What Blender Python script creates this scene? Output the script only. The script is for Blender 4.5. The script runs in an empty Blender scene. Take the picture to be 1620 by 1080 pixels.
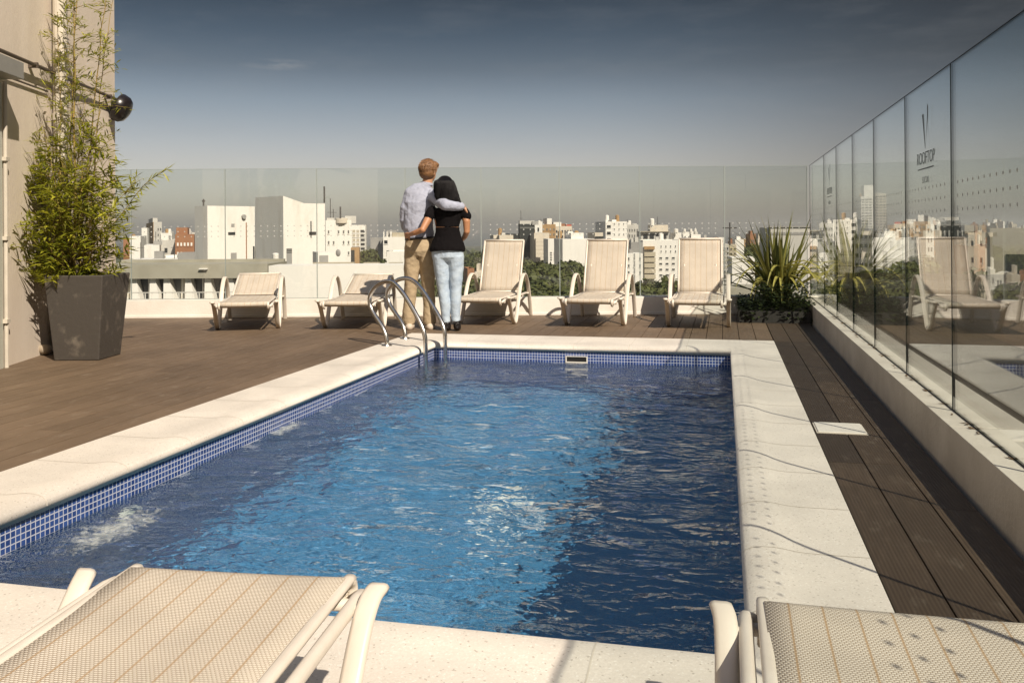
import bpy, bmesh, math, random
from mathutils import Vector, Matrix, noise as mnoise
R = math.radians
random.seed(7)
sc = bpy.context.scene
col = sc.collection

# ---------------------------------------------------------------- camera
F, YAW, Y0, ROLL, H = 1420.054, R(13.26), 362.461, R(0.373), 1.06
cam = bpy.data.cameras.new('camera'); camo = bpy.data.objects.new('camera', cam); col.objects.link(camo)
cam.sensor_width = 36.0; cam.lens = 36.0 * F / 1620
cam.shift_y = -(540 - Y0) / 1620
cam.clip_start = .05; cam.clip_end = 20000
camo.matrix_world = Matrix.Translation((0, 0, H)) @ Matrix.Rotation(YAW, 4, 'Z') @ Matrix.Rotation(R(90), 4, 'X') @ Matrix.Rotation(-ROLL, 4, 'Z')
sc.camera = camo

def ray(px, py):
    """a pixel of the photograph as (lateral, rise) per metre of depth"""
    dx, dy = px - 810, py - Y0
    c, s = math.cos(ROLL), math.sin(ROLL)
    return (dx * c - dy * s) / F, -(dx * s + dy * c) / F
CR = Vector((math.cos(YAW), math.sin(YAW), 0)); CF = Vector((-math.sin(YAW), math.cos(YAW), 0))
def dp(px, py, D):
    u, v = ray(px, py)
    p = CR * (u * D) + CF * D
    return Vector((p.x, p.y, H + v * D))
def gp(px, py, z=0.0):
    u, v = ray(px, py)
    return dp(px, py, (z - H) / v)
def cw(u, D, z):            # camera-aligned lateral, depth, height -> world
    p = CR * u + CF * D
    return Vector((p.x, p.y, z))

# ---------------------------------------------------------------- world, sun, exposure
SUN_TO = Vector((.79, -.757, 1.0)).normalized()
EL = math.asin(SUN_TO.z); AZ = math.atan2(SUN_TO.x, SUN_TO.y)
w = bpy.data.worlds.new("World"); sc.world = w; w.use_nodes = True
nt = w.node_tree; nt.nodes.clear()
def N(t, kind, **kw):
    n = t.nodes.new(kind)
    for k, v in kw.items():
        if k == 'inp':
            for a, b in v.items(): n.inputs[a].default_value = b
        else: setattr(n, k, v)
    return n
out = N(nt, 'ShaderNodeOutputWorld'); bg = N(nt, 'ShaderNodeBackground', inp={'Strength': .1})
sky = N(nt, 'ShaderNodeTexSky', sky_type='NISHITA', sun_disc=False, sun_elevation=EL, sun_rotation=AZ, air_density=1.0, dust_density=1.2, ozone_density=1.2)
tc = N(nt, 'ShaderNodeTexCoord'); sep = N(nt, 'ShaderNodeSeparateXYZ')
nt.links.new(tc.outputs['Generated'], sep.inputs[0])
ramp = N(nt, 'ShaderNodeValToRGB')
cr = ramp.color_ramp
cr.elements[0].position = 0.0; cr.elements[0].color = (1.0, .90, .89, 1)
cr.elements[1].position = 1.0; cr.elements[1].color = (1.0, 1.0, 1.0, 1)
for p_, c_ in ((.03, (.92, .84, .82)), (.075, (.80, .685, .66)), (.14, (.475, .46, .46)), (.175, (.272, .28, .285)), (.21, (.158, .186, .203)), (.25, (.088, .112, .128)), (.36, (.17, .19, .20)), (.5, (.50, .48, .48)), (.75, (1.0, .98, .97))):
    e = cr.elements.new(p_); e.color = (*c_, 1)
nt.links.new(sep.outputs['Z'], ramp.inputs[0])
hs = N(nt, 'ShaderNodeHueSaturation', inp={'Saturation': .8, 'Value': 1.0})
nt.links.new(sky.outputs[0], hs.inputs['Color'])
mx = N(nt, 'ShaderNodeMix', data_type='RGBA', blend_type='MULTIPLY', inp={0: 1.0})
nt.links.new(hs.outputs[0], mx.inputs[6])
azd = N(nt, 'ShaderNodeVectorMath', operation='DOT_PRODUCT'); azd.inputs[1].default_value = CR
nt.links.new(tc.outputs['Generated'], azd.inputs[0])
azr = N(nt, 'ShaderNodeMapRange', interpolation_type='SMOOTHSTEP', inp={1: .05, 2: .62, 3: 1.0, 4: .25}); nt.links.new(azd.outputs['Value'], azr.inputs[0])
azs = N(nt, 'ShaderNodeVectorMath', operation='SCALE'); nt.links.new(ramp.outputs[0], azs.inputs[0]); nt.links.new(azr.outputs[0], azs.inputs['Scale'])
nt.links.new(azs.outputs[0], mx.inputs[7])
# one small wisp of cloud and very faint veils
mp = N(nt, 'ShaderNodeMapping', inp={'Scale': (7, 7, 34)})
nz = N(nt, 'ShaderNodeTexNoise', inp={'Scale': 1.6, 'Detail': 7.0, 'Roughness': .6})
nt.links.new(tc.outputs['Generated'], mp.inputs[0]); nt.links.new(mp.outputs[0], nz.inputs[0])
wc = (dp(443, 102, 1) - Vector((0, 0, H))).normalized()
sub = N(nt, 'ShaderNodeVectorMath', operation='SUBTRACT'); sub.inputs[1].default_value = wc
sca = N(nt, 'ShaderNodeVectorMath', operation='MULTIPLY'); sca.inputs[1].default_value = (25, 25, 170)
ln = N(nt, 'ShaderNodeVectorMath', operation='LENGTH')
nt.links.new(tc.outputs['Generated'], sub.inputs[0]); nt.links.new(sub.outputs[0], sca.inputs[0]); nt.links.new(sca.outputs[0], ln.inputs[0])
m1 = N(nt, 'ShaderNodeMapRange', inp={1: 0.1, 2: 1.15, 3: 1.0, 4: 0.0}); nt.links.new(ln.outputs['Value'], m1.inputs[0])
m2 = N(nt, 'ShaderNodeMapRange', inp={1: .40, 2: .66, 3: 0.0, 4: 1.0}); nt.links.new(nz.outputs['Fac'], m2.inputs[0])
m3 = N(nt, 'ShaderNodeMath', operation='MULTIPLY'); nt.links.new(m1.outputs[0], m3.inputs[0]); nt.links.new(m2.outputs[0], m3.inputs[1])
m4 = N(nt, 'ShaderNodeMapRange', inp={1: .48, 2: .8, 3: 0.0, 4: .10}); nt.links.new(nz.outputs['Fac'], m4.inputs[0])
m5 = N(nt, 'ShaderNodeMath', operation='ADD'); nt.links.new(m3.outputs[0], m5.inputs[0]); nt.links.new(m4.outputs[0], m5.inputs[1])
mc = N(nt, 'ShaderNodeMix', data_type='RGBA', inp={7: (2.6, 2.7, 2.8, 1)})
nt.links.new(m5.outputs[0], mc.inputs[0]); nt.links.new(mx.outputs[2], mc.inputs[6])
nt.links.new(mc.outputs[2], bg.inputs[0]); nt.links.new(bg.outputs[0], out.inputs[0])

sl = bpy.data.lights.new('sun', 'SUN'); sl.energy = 5.0; sl.angle = R(.5); sl.color = (1.0, .885, .745)
so = bpy.data.objects.new('sun', sl); col.objects.link(so)
so.rotation_euler = (-SUN_TO).to_track_quat('-Z', 'Y').to_euler(); so.location = (6, -8, 12)
sc.view_settings.view_transform = 'Standard'; sc.view_settings.look = 'None'
sc.view_settings.exposure = .36; sc.view_settings.gamma = 1; sc.view_settings.use_curve_mapping = False
cy = sc.cycles
cy.max_bounces = 14; cy.transparent_max_bounces = 40; cy.glossy_bounces = 5; cy.transmission_bounces = 8; cy.diffuse_bounces = 3
cy.caustics_reflective = False; cy.caustics_refractive = True; cy.use_denoising = True
cy.sample_clamp_indirect = 6.0

# ---------------------------------------------------------------- materials
M = {}
def mat(name, color=(.5, .5, .5), rough=.6, metal=0.0, spec=None, var=0.0, vscale=8.0, col2=None, bump=0.0, bscale=40.0, coords='Object', stretch=None, mapfrom=(.3, .7)):
    if name in M: return M[name]
    m = bpy.data.materials.new(name); m.use_nodes = True; t = m.node_tree
    b = t.nodes['Principled BSDF']
    b.inputs['Base Color'].default_value = (*color, 1); b.inputs['Roughness'].default_value = rough; b.inputs['Metallic'].default_value = metal
    if spec is not None: b.inputs['Specular IOR Level'].default_value = spec
    tc = N(t, 'ShaderNodeTexCoord'); src = tc.outputs[coords]
    if stretch:
        mpn = N(t, 'ShaderNodeMapping', inp={'Scale': stretch}); t.links.new(src, mpn.inputs[0]); src = mpn.outputs[0]
    if col2 is not None or var:
        n = N(t, 'ShaderNodeTexNoise', inp={'Scale': vscale, 'Detail': 6.0, 'Roughness': .6}); t.links.new(src, n.inputs[0])
        mr = N(t, 'ShaderNodeMapRange', inp={1: mapfrom[0], 2: mapfrom[1]}); t.links.new(n.outputs['Fac'], mr.inputs[0])
        x = N(t, 'ShaderNodeMix', data_type='RGBA')
        c2 = col2 if col2 is not None else tuple(c * (1 - var) for c in color)
        x.inputs[6].default_value = (*color, 1); x.inputs[7].default_value = (*c2, 1)
        t.links.new(mr.outputs[0], x.inputs[0]); t.links.new(x.outputs[2], b.inputs['Base Color'])
    if bump:
        n2 = N(t, 'ShaderNodeTexNoise', inp={'Scale': bscale, 'Detail': 5.0}); t.links.new(src, n2.inputs[0])
        bp = N(t, 'ShaderNodeBump', inp={'Strength': bump, 'Distance': .01}); t.links.new(n2.outputs['Fac'], bp.inputs['Height'])
        t.links.new(bp.outputs[0], b.inputs['Normal'])
    M[name] = m; return m

def math_(t, op, a, b=None, c=None):
    n = N(t, 'ShaderNodeMath', operation=op)
    for i, v in enumerate((a, b, c)):
        if v is None: continue
        if isinstance(v, (int, float)): n.inputs[i].default_value = v
        else: t.links.new(v, n.inputs[i])
    return n.outputs[0]

def thin_glass(name, tint, f0=.04, gl=(1, 1, 1)):
    m = bpy.data.materials.new(name); m.use_nodes = True; t = m.node_tree; t.nodes.clear()
    o = N(t, 'ShaderNodeOutputMaterial'); tr = N(t, 'ShaderNodeBsdfTransparent', inp={'Color': (*tint, 1)}); g = N(t, 'ShaderNodeBsdfGlossy', inp={'Roughness': 0.0, 'Color': (*gl, 1)})
    ge = N(t, 'ShaderNodeNewGeometry'); d = N(t, 'ShaderNodeVectorMath', operation='DOT_PRODUCT')
    t.links.new(ge.outputs['Normal'], d.inputs[0]); t.links.new(ge.outputs['Incoming'], d.inputs[1])
    c = math_(t, 'ABSOLUTE', d.outputs['Value']); k = math_(t, 'POWER', math_(t, 'SUBTRACT', 1.0, c), 5.0)
    fr = math_(t, 'ADD', math_(t, 'MULTIPLY', k, 1 - f0), f0)
    mixs = N(t, 'ShaderNodeMixShader'); t.links.new(fr, mixs.inputs[0]); t.links.new(tr.outputs[0], mixs.inputs[1]); t.links.new(g.outputs[0], mixs.inputs[2])
    t.links.new(mixs.outputs[0], o.inputs[0]); M[name] = m; return m
mat('pale_edge', (.30, .34, .32), .3)
thin_glass('fence_glass', (.945, .96, .95), .045)
thin_glass('tinted_glass', (.915, .945, .935), .05)

def deck_mat():
    m = mat('deck_board', (.10, .073, .052), .62); t = m.node_tree; b = t.nodes['Principled BSDF']
    tc = N(t, 'ShaderNodeTexCoord'); s = N(t, 'ShaderNodeSeparateXYZ'); t.links.new(tc.outputs['Object'], s.inputs[0])
    at = N(t, 'ShaderNodeAttribute', attribute_name='tone')
    mpn = N(t, 'ShaderNodeMapping', inp={'Scale': (14, 1.2, 1)}); t.links.new(tc.outputs['Object'], mpn.inputs[0])
    n = N(t, 'ShaderNodeTexNoise', inp={'Scale': 3.0, 'Detail': 8.0, 'Roughness': .65}); t.links.new(mpn.outputs[0], n.inputs[0])
    n3 = N(t, 'ShaderNodeTexNoise', inp={'Scale': 1.4, 'Detail': 5.0}); t.links.new(tc.outputs['Object'], n3.inputs[0])
    n4 = N(t, 'ShaderNodeTexNoise', inp={'Scale': 9.0, 'Detail': 6.0, 'Roughness': .7}); 
    mp4 = N(t, 'ShaderNodeMapping', inp={'Scale': (1.6, .7, 1)}); t.links.new(tc.outputs['Object'], mp4.inputs[0]); t.links.new(mp4.outputs[0], n4.inputs[0])
    v = math_(t, 'ADD', math_(t, 'MULTIPLY', n.outputs['Fac'], .5), math_(t, 'MULTIPLY', n3.outputs['Fac'], .5))
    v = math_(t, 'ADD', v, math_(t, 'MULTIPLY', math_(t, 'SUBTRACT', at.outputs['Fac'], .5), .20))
    r = N(t, 'ShaderNodeValToRGB'); r.color_ramp.elements[0].position = .28; r.color_ramp.elements[0].color = (.082, .054, .031, 1)
    r.color_ramp.elements[1].position = .74; r.color_ramp.elements[1].color = (.185, .128, .080, 1)
    t.links.new(v, r.inputs[0])
    sp = N(t, 'ShaderNodeMapRange', inp={1: .56, 2: .78, 3: 0.0, 4: .55}); t.links.new(n4.outputs['Fac'], sp.inputs[0])
    x = N(t, 'ShaderNodeMix', data_type='RGBA', inp={7: (.30, .25, .19, 1)}); t.links.new(sp.outputs[0], x.inputs[0]); t.links.new(r.outputs[0], x.inputs[6])
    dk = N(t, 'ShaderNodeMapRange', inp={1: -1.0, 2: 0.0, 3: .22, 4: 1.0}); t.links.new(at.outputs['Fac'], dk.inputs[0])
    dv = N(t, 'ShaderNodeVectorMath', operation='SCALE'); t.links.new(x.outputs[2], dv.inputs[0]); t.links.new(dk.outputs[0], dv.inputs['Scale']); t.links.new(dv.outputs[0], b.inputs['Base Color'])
    gr = math_(t, 'SINE', math_(t, 'MULTIPLY', s.outputs['X'], 2 * math.pi / .0128))
    hgt = math_(t, 'ADD', math_(t, 'MULTIPLY', gr, .4), math_(t, 'MULTIPLY', n.outputs['Fac'], .6))
    bp = N(t, 'ShaderNodeBump', inp={'Strength': .5, 'Distance': .003}); t.links.new(hgt, bp.inputs['Height']); t.links.new(bp.outputs[0], b.inputs['Normal'])
deck_mat()

def terrazzo():
    m = mat('white_terrazzo', (.74, .69, .60), .55); t = m.node_tree; b = t.nodes['Principled BSDF']
    tc = N(t, 'ShaderNodeTexCoord')
    vo = N(t, 'ShaderNodeTexVoronoi', inp={'Scale': 210.0}); t.links.new(tc.outputs['Object'], vo.inputs[0])
    n = N(t, 'ShaderNodeTexNoise', inp={'Scale': 2.2, 'Detail': 6.0}); t.links.new(tc.outputs['Object'], n.inputs[0])
    s = N(t, 'ShaderNodeSeparateColor'); t.links.new(vo.outputs['Color'], s.inputs[0])
    r = N(t, 'ShaderNodeValToRGB'); r.color_ramp.interpolation = 'CONSTANT'
    e = r.color_ramp.elements; e[0].position = 0; e[0].color = (.50, .45, .38, 1); e[1].position = .02; e[1].color = (.70, .645, .56, 1)
    for p_, c_ in ((.5, (.725, .67, .585)), (.82, (.75, .695, .61)), (.96, (.80, .76, .68))): q = e.new(p_); q.color = (*c_, 1)
    t.links.new(s.outputs[0], r.inputs[0])
    mr = N(t, 'ShaderNodeMapRange', inp={1: .35, 2: .72, 3: 1.0, 4: .80}); t.links.new(n.outputs['Fac'], mr.inputs[0])
    x = N(t, 'ShaderNodeVectorMath', operation='SCALE'); t.links.new(r.outputs[0], x.inputs[0]); t.links.new(mr.outputs[0], x.inputs['Scale'])
    t.links.new(x.outputs[0], b.inputs['Base Color'])
    n2 = N(t, 'ShaderNodeTexNoise', inp={'Scale': 120.0, 'Detail': 3.0}); t.links.new(tc.outputs['Object'], n2.inputs[0])
    bp = N(t, 'ShaderNodeBump', inp={'Strength': .35, 'Distance': .003}); t.links.new(n2.outputs['Fac'], bp.inputs['Height']); t.links.new(bp.outputs[0], b.inputs['Normal'])
terrazzo()

def tile_mat(name, size, grout, gcol, c0, c1, rough=.15):
    m = mat(name, c0, rough); t = m.node_tree; b = t.nodes['Principled BSDF']
    uv = N(t, 'ShaderNodeUVMap'); s = N(t, 'ShaderNodeSeparateXYZ'); t.links.new(uv.outputs[0], s.inputs[0])
    gx = []; fl = []
    for ax in 'XY':
        q = math_(t, 'DIVIDE', s.outputs[ax], size); f = math_(t, 'FRACT', q); fl.append(math_(t, 'FLOOR', q))
        d = math_(t, 'ABSOLUTE', math_(t, 'SUBTRACT', f, .5)); gx.append(math_(t, 'GREATER_THAN', d, .5 - grout))
    g = math_(t, 'MAXIMUM', gx[0], gx[1])
    cb = N(t, 'ShaderNodeCombineXYZ'); t.links.new(fl[0], cb.inputs[0]); t.links.new(fl[1], cb.inputs[1])
    wn = N(t, 'ShaderNodeTexWhiteNoise', noise_dimensions='2D'); t.links.new(cb.outputs[0], wn.inputs[0])
    x = N(t, 'ShaderNodeMix', data_type='RGBA', inp={6: (*c0, 1), 7: (*c1, 1)}); t.links.new(wn.outputs['Value'], x.inputs[0])
    y = N(t, 'ShaderNodeMix', data_type='RGBA', inp={7: (*gcol, 1)}); t.links.new(g, y.inputs[0]); t.links.new(x.outputs[2], y.inputs[6])
    t.links.new(y.outputs[2], b.inputs['Base Color'])
    bp = N(t, 'ShaderNodeBump', inp={'Strength': .4, 'Distance': .002}, invert=True); t.links.new(g, bp.inputs['Height']); t.links.new(bp.outputs[0], b.inputs['Normal'])
    rr = math_(t, 'ADD', math_(t, 'MULTIPLY', g, .5), rough); t.links.new(rr, b.inputs['Roughness'])
tile_mat('wall_mosaic', .0255, .085, (.50, .52, .60), (.018, .042, .165), (.042, .088, .28))
tile_mat('floor_mosaic', .0255, .085, (.30, .50, .62), (.006, .145, .40), (.03, .32, .64), .4)

def water_mat():
    m = bpy.data.materials.new('water'); m.use_nodes = True; t = m.node_tree; t.nodes.clear(); M['water'] = m
    o = N(t, 'ShaderNodeOutputMaterial')
    g = N(t, 'ShaderNodeBsdfGlass', inp={'IOR': 1.333, 'Roughness': 0.0, 'Color': (.93, .98, 1.0, 1)})
    tc = N(t, 'ShaderNodeTexCoord'); hs_ = []
    for sc_, st_, amp, dist in ((4.2, (1.0, 1.6, 1), .046, .7), (12.0, (1.0, 1.4, 1), .0165, .9), (29.0, (1, 1.2, 1), .0034, .5), (65.0, (1, 1, 1), .0009, 0)):
        mpn = N(t, 'ShaderNodeMapping', inp={'Scale': st_, 'Rotation': (0, 0, .35 * sc_ % 1.0)}); t.links.new(tc.outputs['Object'], mpn.inputs[0])
        n = N(t, 'ShaderNodeTexNoise', inp={'Scale': sc_, 'Detail': 1.5, 'Roughness': .45, 'Distortion': dist}); t.links.new(mpn.outputs[0], n.inputs[0])
        hs_.append(math_(t, 'MULTIPLY', n.outputs['Fac'], amp))
    # livelier patches drift over the pool
    p_ = N(t, 'ShaderNodeTexNoise', inp={'Scale': 1.1, 'Detail': 2.0}); t.links.new(tc.outputs['Object'], p_.inputs[0])
    pm = N(t, 'ShaderNodeMapRange', inp={1: .35, 2: .65, 3: .7, 4: 1.45}); t.links.new(p_.outputs['Fac'], pm.inputs[0])
    h = math_(t, 'MULTIPLY', math_(t, 'ADD', math_(t, 'ADD', hs_[0], hs_[1]), math_(t, 'ADD', hs_[2], hs_[3])), pm.outputs[0])
    bp = N(t, 'ShaderNodeBump', inp={'Strength': 1.0, 'Distance': 1.0}); t.links.new(h, bp.inputs['Height']); t.links.new(bp.outputs[0], g.inputs['Normal'])
    t.links.new(g.outputs[0], o.inputs[0])
water_mat()

def sling_mat():
    m = mat('woven_sling', (.6, .5, .4), .75); t = m.node_tree; b = t.nodes['Principled BSDF']
    uv = N(t, 'ShaderNodeUVMap'); s = N(t, 'ShaderNodeSeparateXYZ'); t.links.new(uv.outputs[0], s.inputs[0])
    U, V = s.outputs['X'], s.outputs['Y']
    P = .0064
    a = math_(t, 'DIVIDE', U, P * 1.25); row = math_(t, 'FLOOR', math_(t, 'DIVIDE', V, P))
    sh = math_(t, 'MULTIPLY', math_(t, 'MODULO', row, 2.0), .5)
    fu = math_(t, 'FRACT', math_(t, 'ADD', a, sh)); fv = math_(t, 'FRACT', math_(t, 'DIVIDE', V, P))
    du = math_(t, 'ABSOLUTE', math_(t, 'SUBTRACT', fu, .5)); dv = math_(t, 'ABSOLUTE', math_(t, 'SUBTRACT', fv, .5))
    hgt = math_(t, 'SUBTRACT', 1.0, math_(t, 'ADD', math_(t, 'MULTIPLY', math_(t, 'MULTIPLY', du, du), 2.4), math_(t, 'MULTIPLY', math_(t, 'MULTIPLY', dv, dv), 2.6)))
    gap = math_(t, 'GREATER_THAN', math_(t, 'MAXIMUM', math_(t, 'SUBTRACT', du, .06), dv), .37)
    x = N(t, 'ShaderNodeMix', data_type='RGBA', inp={6: (.66, .60, .50, 1), 7: (.28, .205, .13, 1)}); t.links.new(gap, x.inputs[0])
    st = math_(t, 'LESS_THAN', math_(t, 'ABSOLUTE', math_(t, 'SUBTRACT', math_(t, 'FRACT', math_(t, 'DIVIDE', U, .064)), .5)), .035)
    st2 = math_(t, 'MULTIPLY', st, .75)
    y = N(t, 'ShaderNodeMix', data_type='RGBA', inp={7: (.40, .26, .13, 1)}); t.links.new(st2, y.inputs[0]); t.links.new(x.outputs[2], y.inputs[6])
    tc = N(t, 'ShaderNodeTexCoord'); n = N(t, 'ShaderNodeTexNoise', inp={'Scale': 5.0, 'Detail': 6.0}); t.links.new(tc.outputs['Object'], n.inputs[0])
    mr = N(t, 'ShaderNodeMapRange', inp={1: .4, 2: .8, 3: 1.0, 4: .82}); t.links.new(n.outputs['Fac'], mr.inputs[0])
    z = N(t, 'ShaderNodeVectorMath', operation='SCALE'); t.links.new(y.outputs[2], z.inputs[0]); t.links.new(mr.outputs[0], z.inputs['Scale'])
    t.links.new(z.outputs[0], b.inputs['Base Color'])
    bp = N(t, 'ShaderNodeBump', inp={'Strength': .7, 'Distance': .0015}); t.links.new(hgt, bp.inputs['Height']); t.links.new(bp.outputs[0], b.inputs['Normal'])
sling_mat()

mat('cream_plastic', (.69, .63, .54), .38, col2=(.60, .53, .44), vscale=5, bump=.06, bscale=30)
mat('steel', (.62, .60, .57), .22, metal=1.0, bump=.03)
mat('plaster', (.71, .62, .515), .85, col2=(.61, .52, .42), vscale=2.2, bump=.3, bscale=45, stretch=(1.6, 1.6, .35), mapfrom=(.38, .85))
mat('pipe_paint', (.62, .56, .46), .6, var=.2, vscale=5)
mat('grey_metal', (.30, .29, .26), .5, var=.15)
mat('dark_pipe', (.10, .075, .055), .5, var=.3)
mat('lamp_black', (.012, .009, .009), .3)
mat('parapet_white', (.78, .74, .67), .75, col2=(.68, .63, .55), vscale=2.5, bump=.2, bscale=50)
mat('parapet_stone', (.60, .56, .48), .8, col2=(.46, .42, .35), vscale=3.0, bump=.3, bscale=45)
mat('glass_edge', (.003, .007, .006), .5, spec=.1)
mat('sticker', (.44, .45, .42), .8)
mat('logo_ink', (.04, .05, .047), .6)
mat('channel', (.05, .045, .035), .6)
mat('planter_fibre', (.060, .052, .044), .55, col2=(.20, .17, .135), vscale=7.0, bump=.25, bscale=25, mapfrom=(.56, .80))
mat('soil', (.03, .022, .015), .95, bump=.6)
mat('dark_planter', (.02, .018, .014), .7)
mat('joint', (.56, .51, .43), .9)
mat('hatch_white', (.72, .68, .60), .5, var=.15, vscale=12)
mat('dark_void', (.008, .008, .008), .9)
mat('outlet_white', (.85, .88, .80), .4)
def leafm(name, c, c2, trans=.35, rough=.45):
    m = mat(name, c, rough); t = m.node_tree; b = t.nodes['Principled BSDF']; o = [n for n in t.nodes if n.type == 'OUTPUT_MATERIAL'][0]
    at = N(t, 'ShaderNodeAttribute', attribute_name='tone')
    x = N(t, 'ShaderNodeMix', data_type='RGBA', inp={6: (*c, 1), 7: (*c2, 1)}); t.links.new(at.outputs['Fac'], x.inputs[0]); t.links.new(x.outputs[2], b.inputs['Base Color'])
    tr = N(t, 'ShaderNodeBsdfTranslucent'); t.links.new(x.outputs[2], tr.inputs[0])
    ms = N(t, 'ShaderNodeMixShader', inp={0: trans}); t.links.new(b.outputs[0], ms.inputs[1]); t.links.new(tr.outputs[0], ms.inputs[2]); t.links.new(ms.outputs[0], o.inputs[0])
leafm('bamboo_leaf', (.13, .16, .014), (.52, .50, .045), .5)
leafm('flax_leaf', (.07, .085, .018), (.52, .46, .12), .3)
leafm('ground_leaf', (.018, .028, .010), (.06, .08, .02), .25)
leafm('tree_leaf', (.038, .052, .012), (.13, .14, .03), .2, .7)
leafm('palm_leaf', (.03, .04, .012), (.11, .11, .03), .2, .6)
mat('culm', (.34, .22, .06), .4, col2=(.16, .15, .04), vscale=9, stretch=(1, 1, .6))
mat('bark', (.09, .065, .045), .9, var=.4)

# ---------------------------------------------------------------- mesh builder
class MB:
    def __init__(s): s.v = []; s.f = []; s.uv = []; s.mi = []; s.tone = []
    def quad(s, pts, uv=None, mi=0, tone=.5):
        i = len(s.v); s.v += [tuple(p) for p in pts]; s.f.append(tuple(range(i, i + len(pts)))); s.uv.append(uv or [(0, 0)] * len(pts)); s.mi.append(mi); s.tone.append(tone)
    def face(s, idx, uv=None, mi=0, tone=.5):
        s.f.append(tuple(idx)); s.uv.append(uv or [(0, 0)] * len(idx)); s.mi.append(mi); s.tone.append(tone)
    def box(s, x0, y0, z0, x1, y1, z1, mi=0, tone=.5, X=None):
        P = [(x0, y0, z0), (x1, y0, z0), (x1, y1, z0), (x0, y1, z0), (x0, y0, z1), (x1, y0, z1), (x1, y1, z1), (x0, y1, z1)]
        if X is not None: P = [tuple(X @ Vector(p)) for p in P]
        i = len(s.v); s.v += P
        for q in ((3, 2, 1, 0), (4, 5, 6, 7), (0, 1, 5, 4), (1, 2, 6, 5), (2, 3, 7, 6), (3, 0, 4, 7)): s.face([i + k for k in q], None, mi, tone)
        return s
    def hexa(s, P, mi=0, tone=.5):
        i = len(s.v); s.v += [tuple(p) for p in P]
        for q in ((3, 2, 1, 0), (4, 5, 6, 7), (0, 1, 5, 4), (1, 2, 6, 5), (2, 3, 7, 6), (3, 0, 4, 7)): s.face([i + k for k in q], None, mi, tone)
        return s
    def rings(s, rs, close=True, cap=True, mi=0, tone=.5):
        n = len(rs[0]); i0 = len(s.v)
        for r in rs: s.v += [tuple(p) for p in r]
        for a in range(len(rs) - 1):
            for k in range(n if close else n - 1):
                k2 = (k + 1) % n; s.face([i0 + a * n + k, i0 + a * n + k2, i0 + (a + 1) * n + k2, i0 + (a + 1) * n + k], None, mi, tone)
        if cap and close:
            s.face([i0 + k for k in range(n)][::-1], None, mi, tone); e = i0 + (len(rs) - 1) * n; s.face([e + k for k in range(n)], None, mi, tone)
    def tube(s, pts, r, n=10, mi=0, tone=.5, ry=None, up=None):
        pts = [Vector(p) for p in pts]; rs = []; m = len(pts)
        rr = r if isinstance(r, (list, tuple)) else [r] * m
        ry_ = (ry if isinstance(ry, (list, tuple)) else [ry] * m) if ry is not None else rr
        prev = None
        for i, p in enumerate(pts):
            t = (pts[min(i + 1, m - 1)] - pts[max(i - 1, 0)]).normalized()
            if up is not None: a = Vector(up).cross(t).normalized()
            elif prev is None:
                a = (Vector((0, 0, 1)) if abs(t.z) < .9 else Vector((1, 0, 0))).cross(t).normalized()
            else: a = (prev - t * prev.dot(t)).normalized()
            prev = a; b = t.cross(a)
            rs.append([p + a * (math.cos(2 * math.pi * k / n) * rr[i]) + b * (math.sin(2 * math.pi * k / n) * ry_[i]) for k in range(n)])
        s.rings(rs, mi=mi, tone=tone); return s
    def strap(s, pts, W, T, side, mi=0, rnd=.3):
        """flat bar with rounded corners swept along pts; side = width direction"""
        pts = [Vector(p) for p in pts]; m = len(pts); side = Vector(side).normalized(); rs = []
        prof = []
        r = T * rnd
        for cx, cy, a0 in ((W / 2 - r, T / 2 - r, 0), (-W / 2 + r, T / 2 - r, 90), (-W / 2 + r, -T / 2 + r, 180), (W / 2 - r, -T / 2 + r, 270)):
            for k in (0, 45, 90): prof.append((cx + r * math.cos(R(a0 + k)), cy + r * math.sin(R(a0 + k))))
        for i, p in enumerate(pts):
            t = (pts[min(i + 1, m - 1)] - pts[max(i - 1, 0)]).normalized(); nn = side.cross(t).normalized()
            rs.append([p + side * a + nn * b for a, b in prof])
        s.rings(rs, mi=mi); return s
    def ball(s, c, rx, ry, rz, n=14, m=9, X=None, mi=0):
        rs = []
        for j in range(m + 1):
            th = math.pi * (j + .02) / (m + .04)
            ring = [Vector((rx * math.sin(th) * math.cos(2 * math.pi * k / n), ry * math.sin(th) * math.sin(2 * math.pi * k / n), -rz * math.cos(th))) for k in range(n)]
            if X is not None: ring = [X @ p for p in ring]
            rs.append([p + Vector(c) for p in ring])
        s.rings(rs, mi=mi)
    def build(s, name, mats, parent=None, smooth=False, bevel=0.0, loc=None, rz=None, uv=False, weld=False, auto=None):
        me = bpy.data.meshes.new(name); me.from_pydata(s.v, [], s.f)
        for m_ in (mats if isinstance(mats, (list, tuple)) else [mats]): me.materials.append(M[m_] if isinstance(m_, str) else m_)
        if any(s.mi): me.polygons.foreach_set('material_index', s.mi)
        if uv:
            l = me.uv_layers.new(name='UVMap'); flat = [c for f in s.uv for q in f for c in q]; l.data.foreach_set('uv', flat)
        if len(set(s.tone)) > 1:
            a = me.attributes.new('tone', 'FLOAT', 'FACE'); a.data.foreach_set('value', s.tone)
        if smooth: me.polygons.foreach_set('use_smooth', [True] * len(me.polygons))
        me.update()
        o = bpy.data.objects.new(name, me); col.objects.link(o)
        if parent is not None: o.parent = parent
        if loc is not None: o.location = loc
        if rz is not None: o.rotation_euler.z = rz
        if bevel:
            b = o.modifiers.new('bevel', 'BEVEL'); b.width = bevel; b.segments = 2; b.limit_method = 'ANGLE'; b.angle_limit = R(40)
        return o

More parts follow.
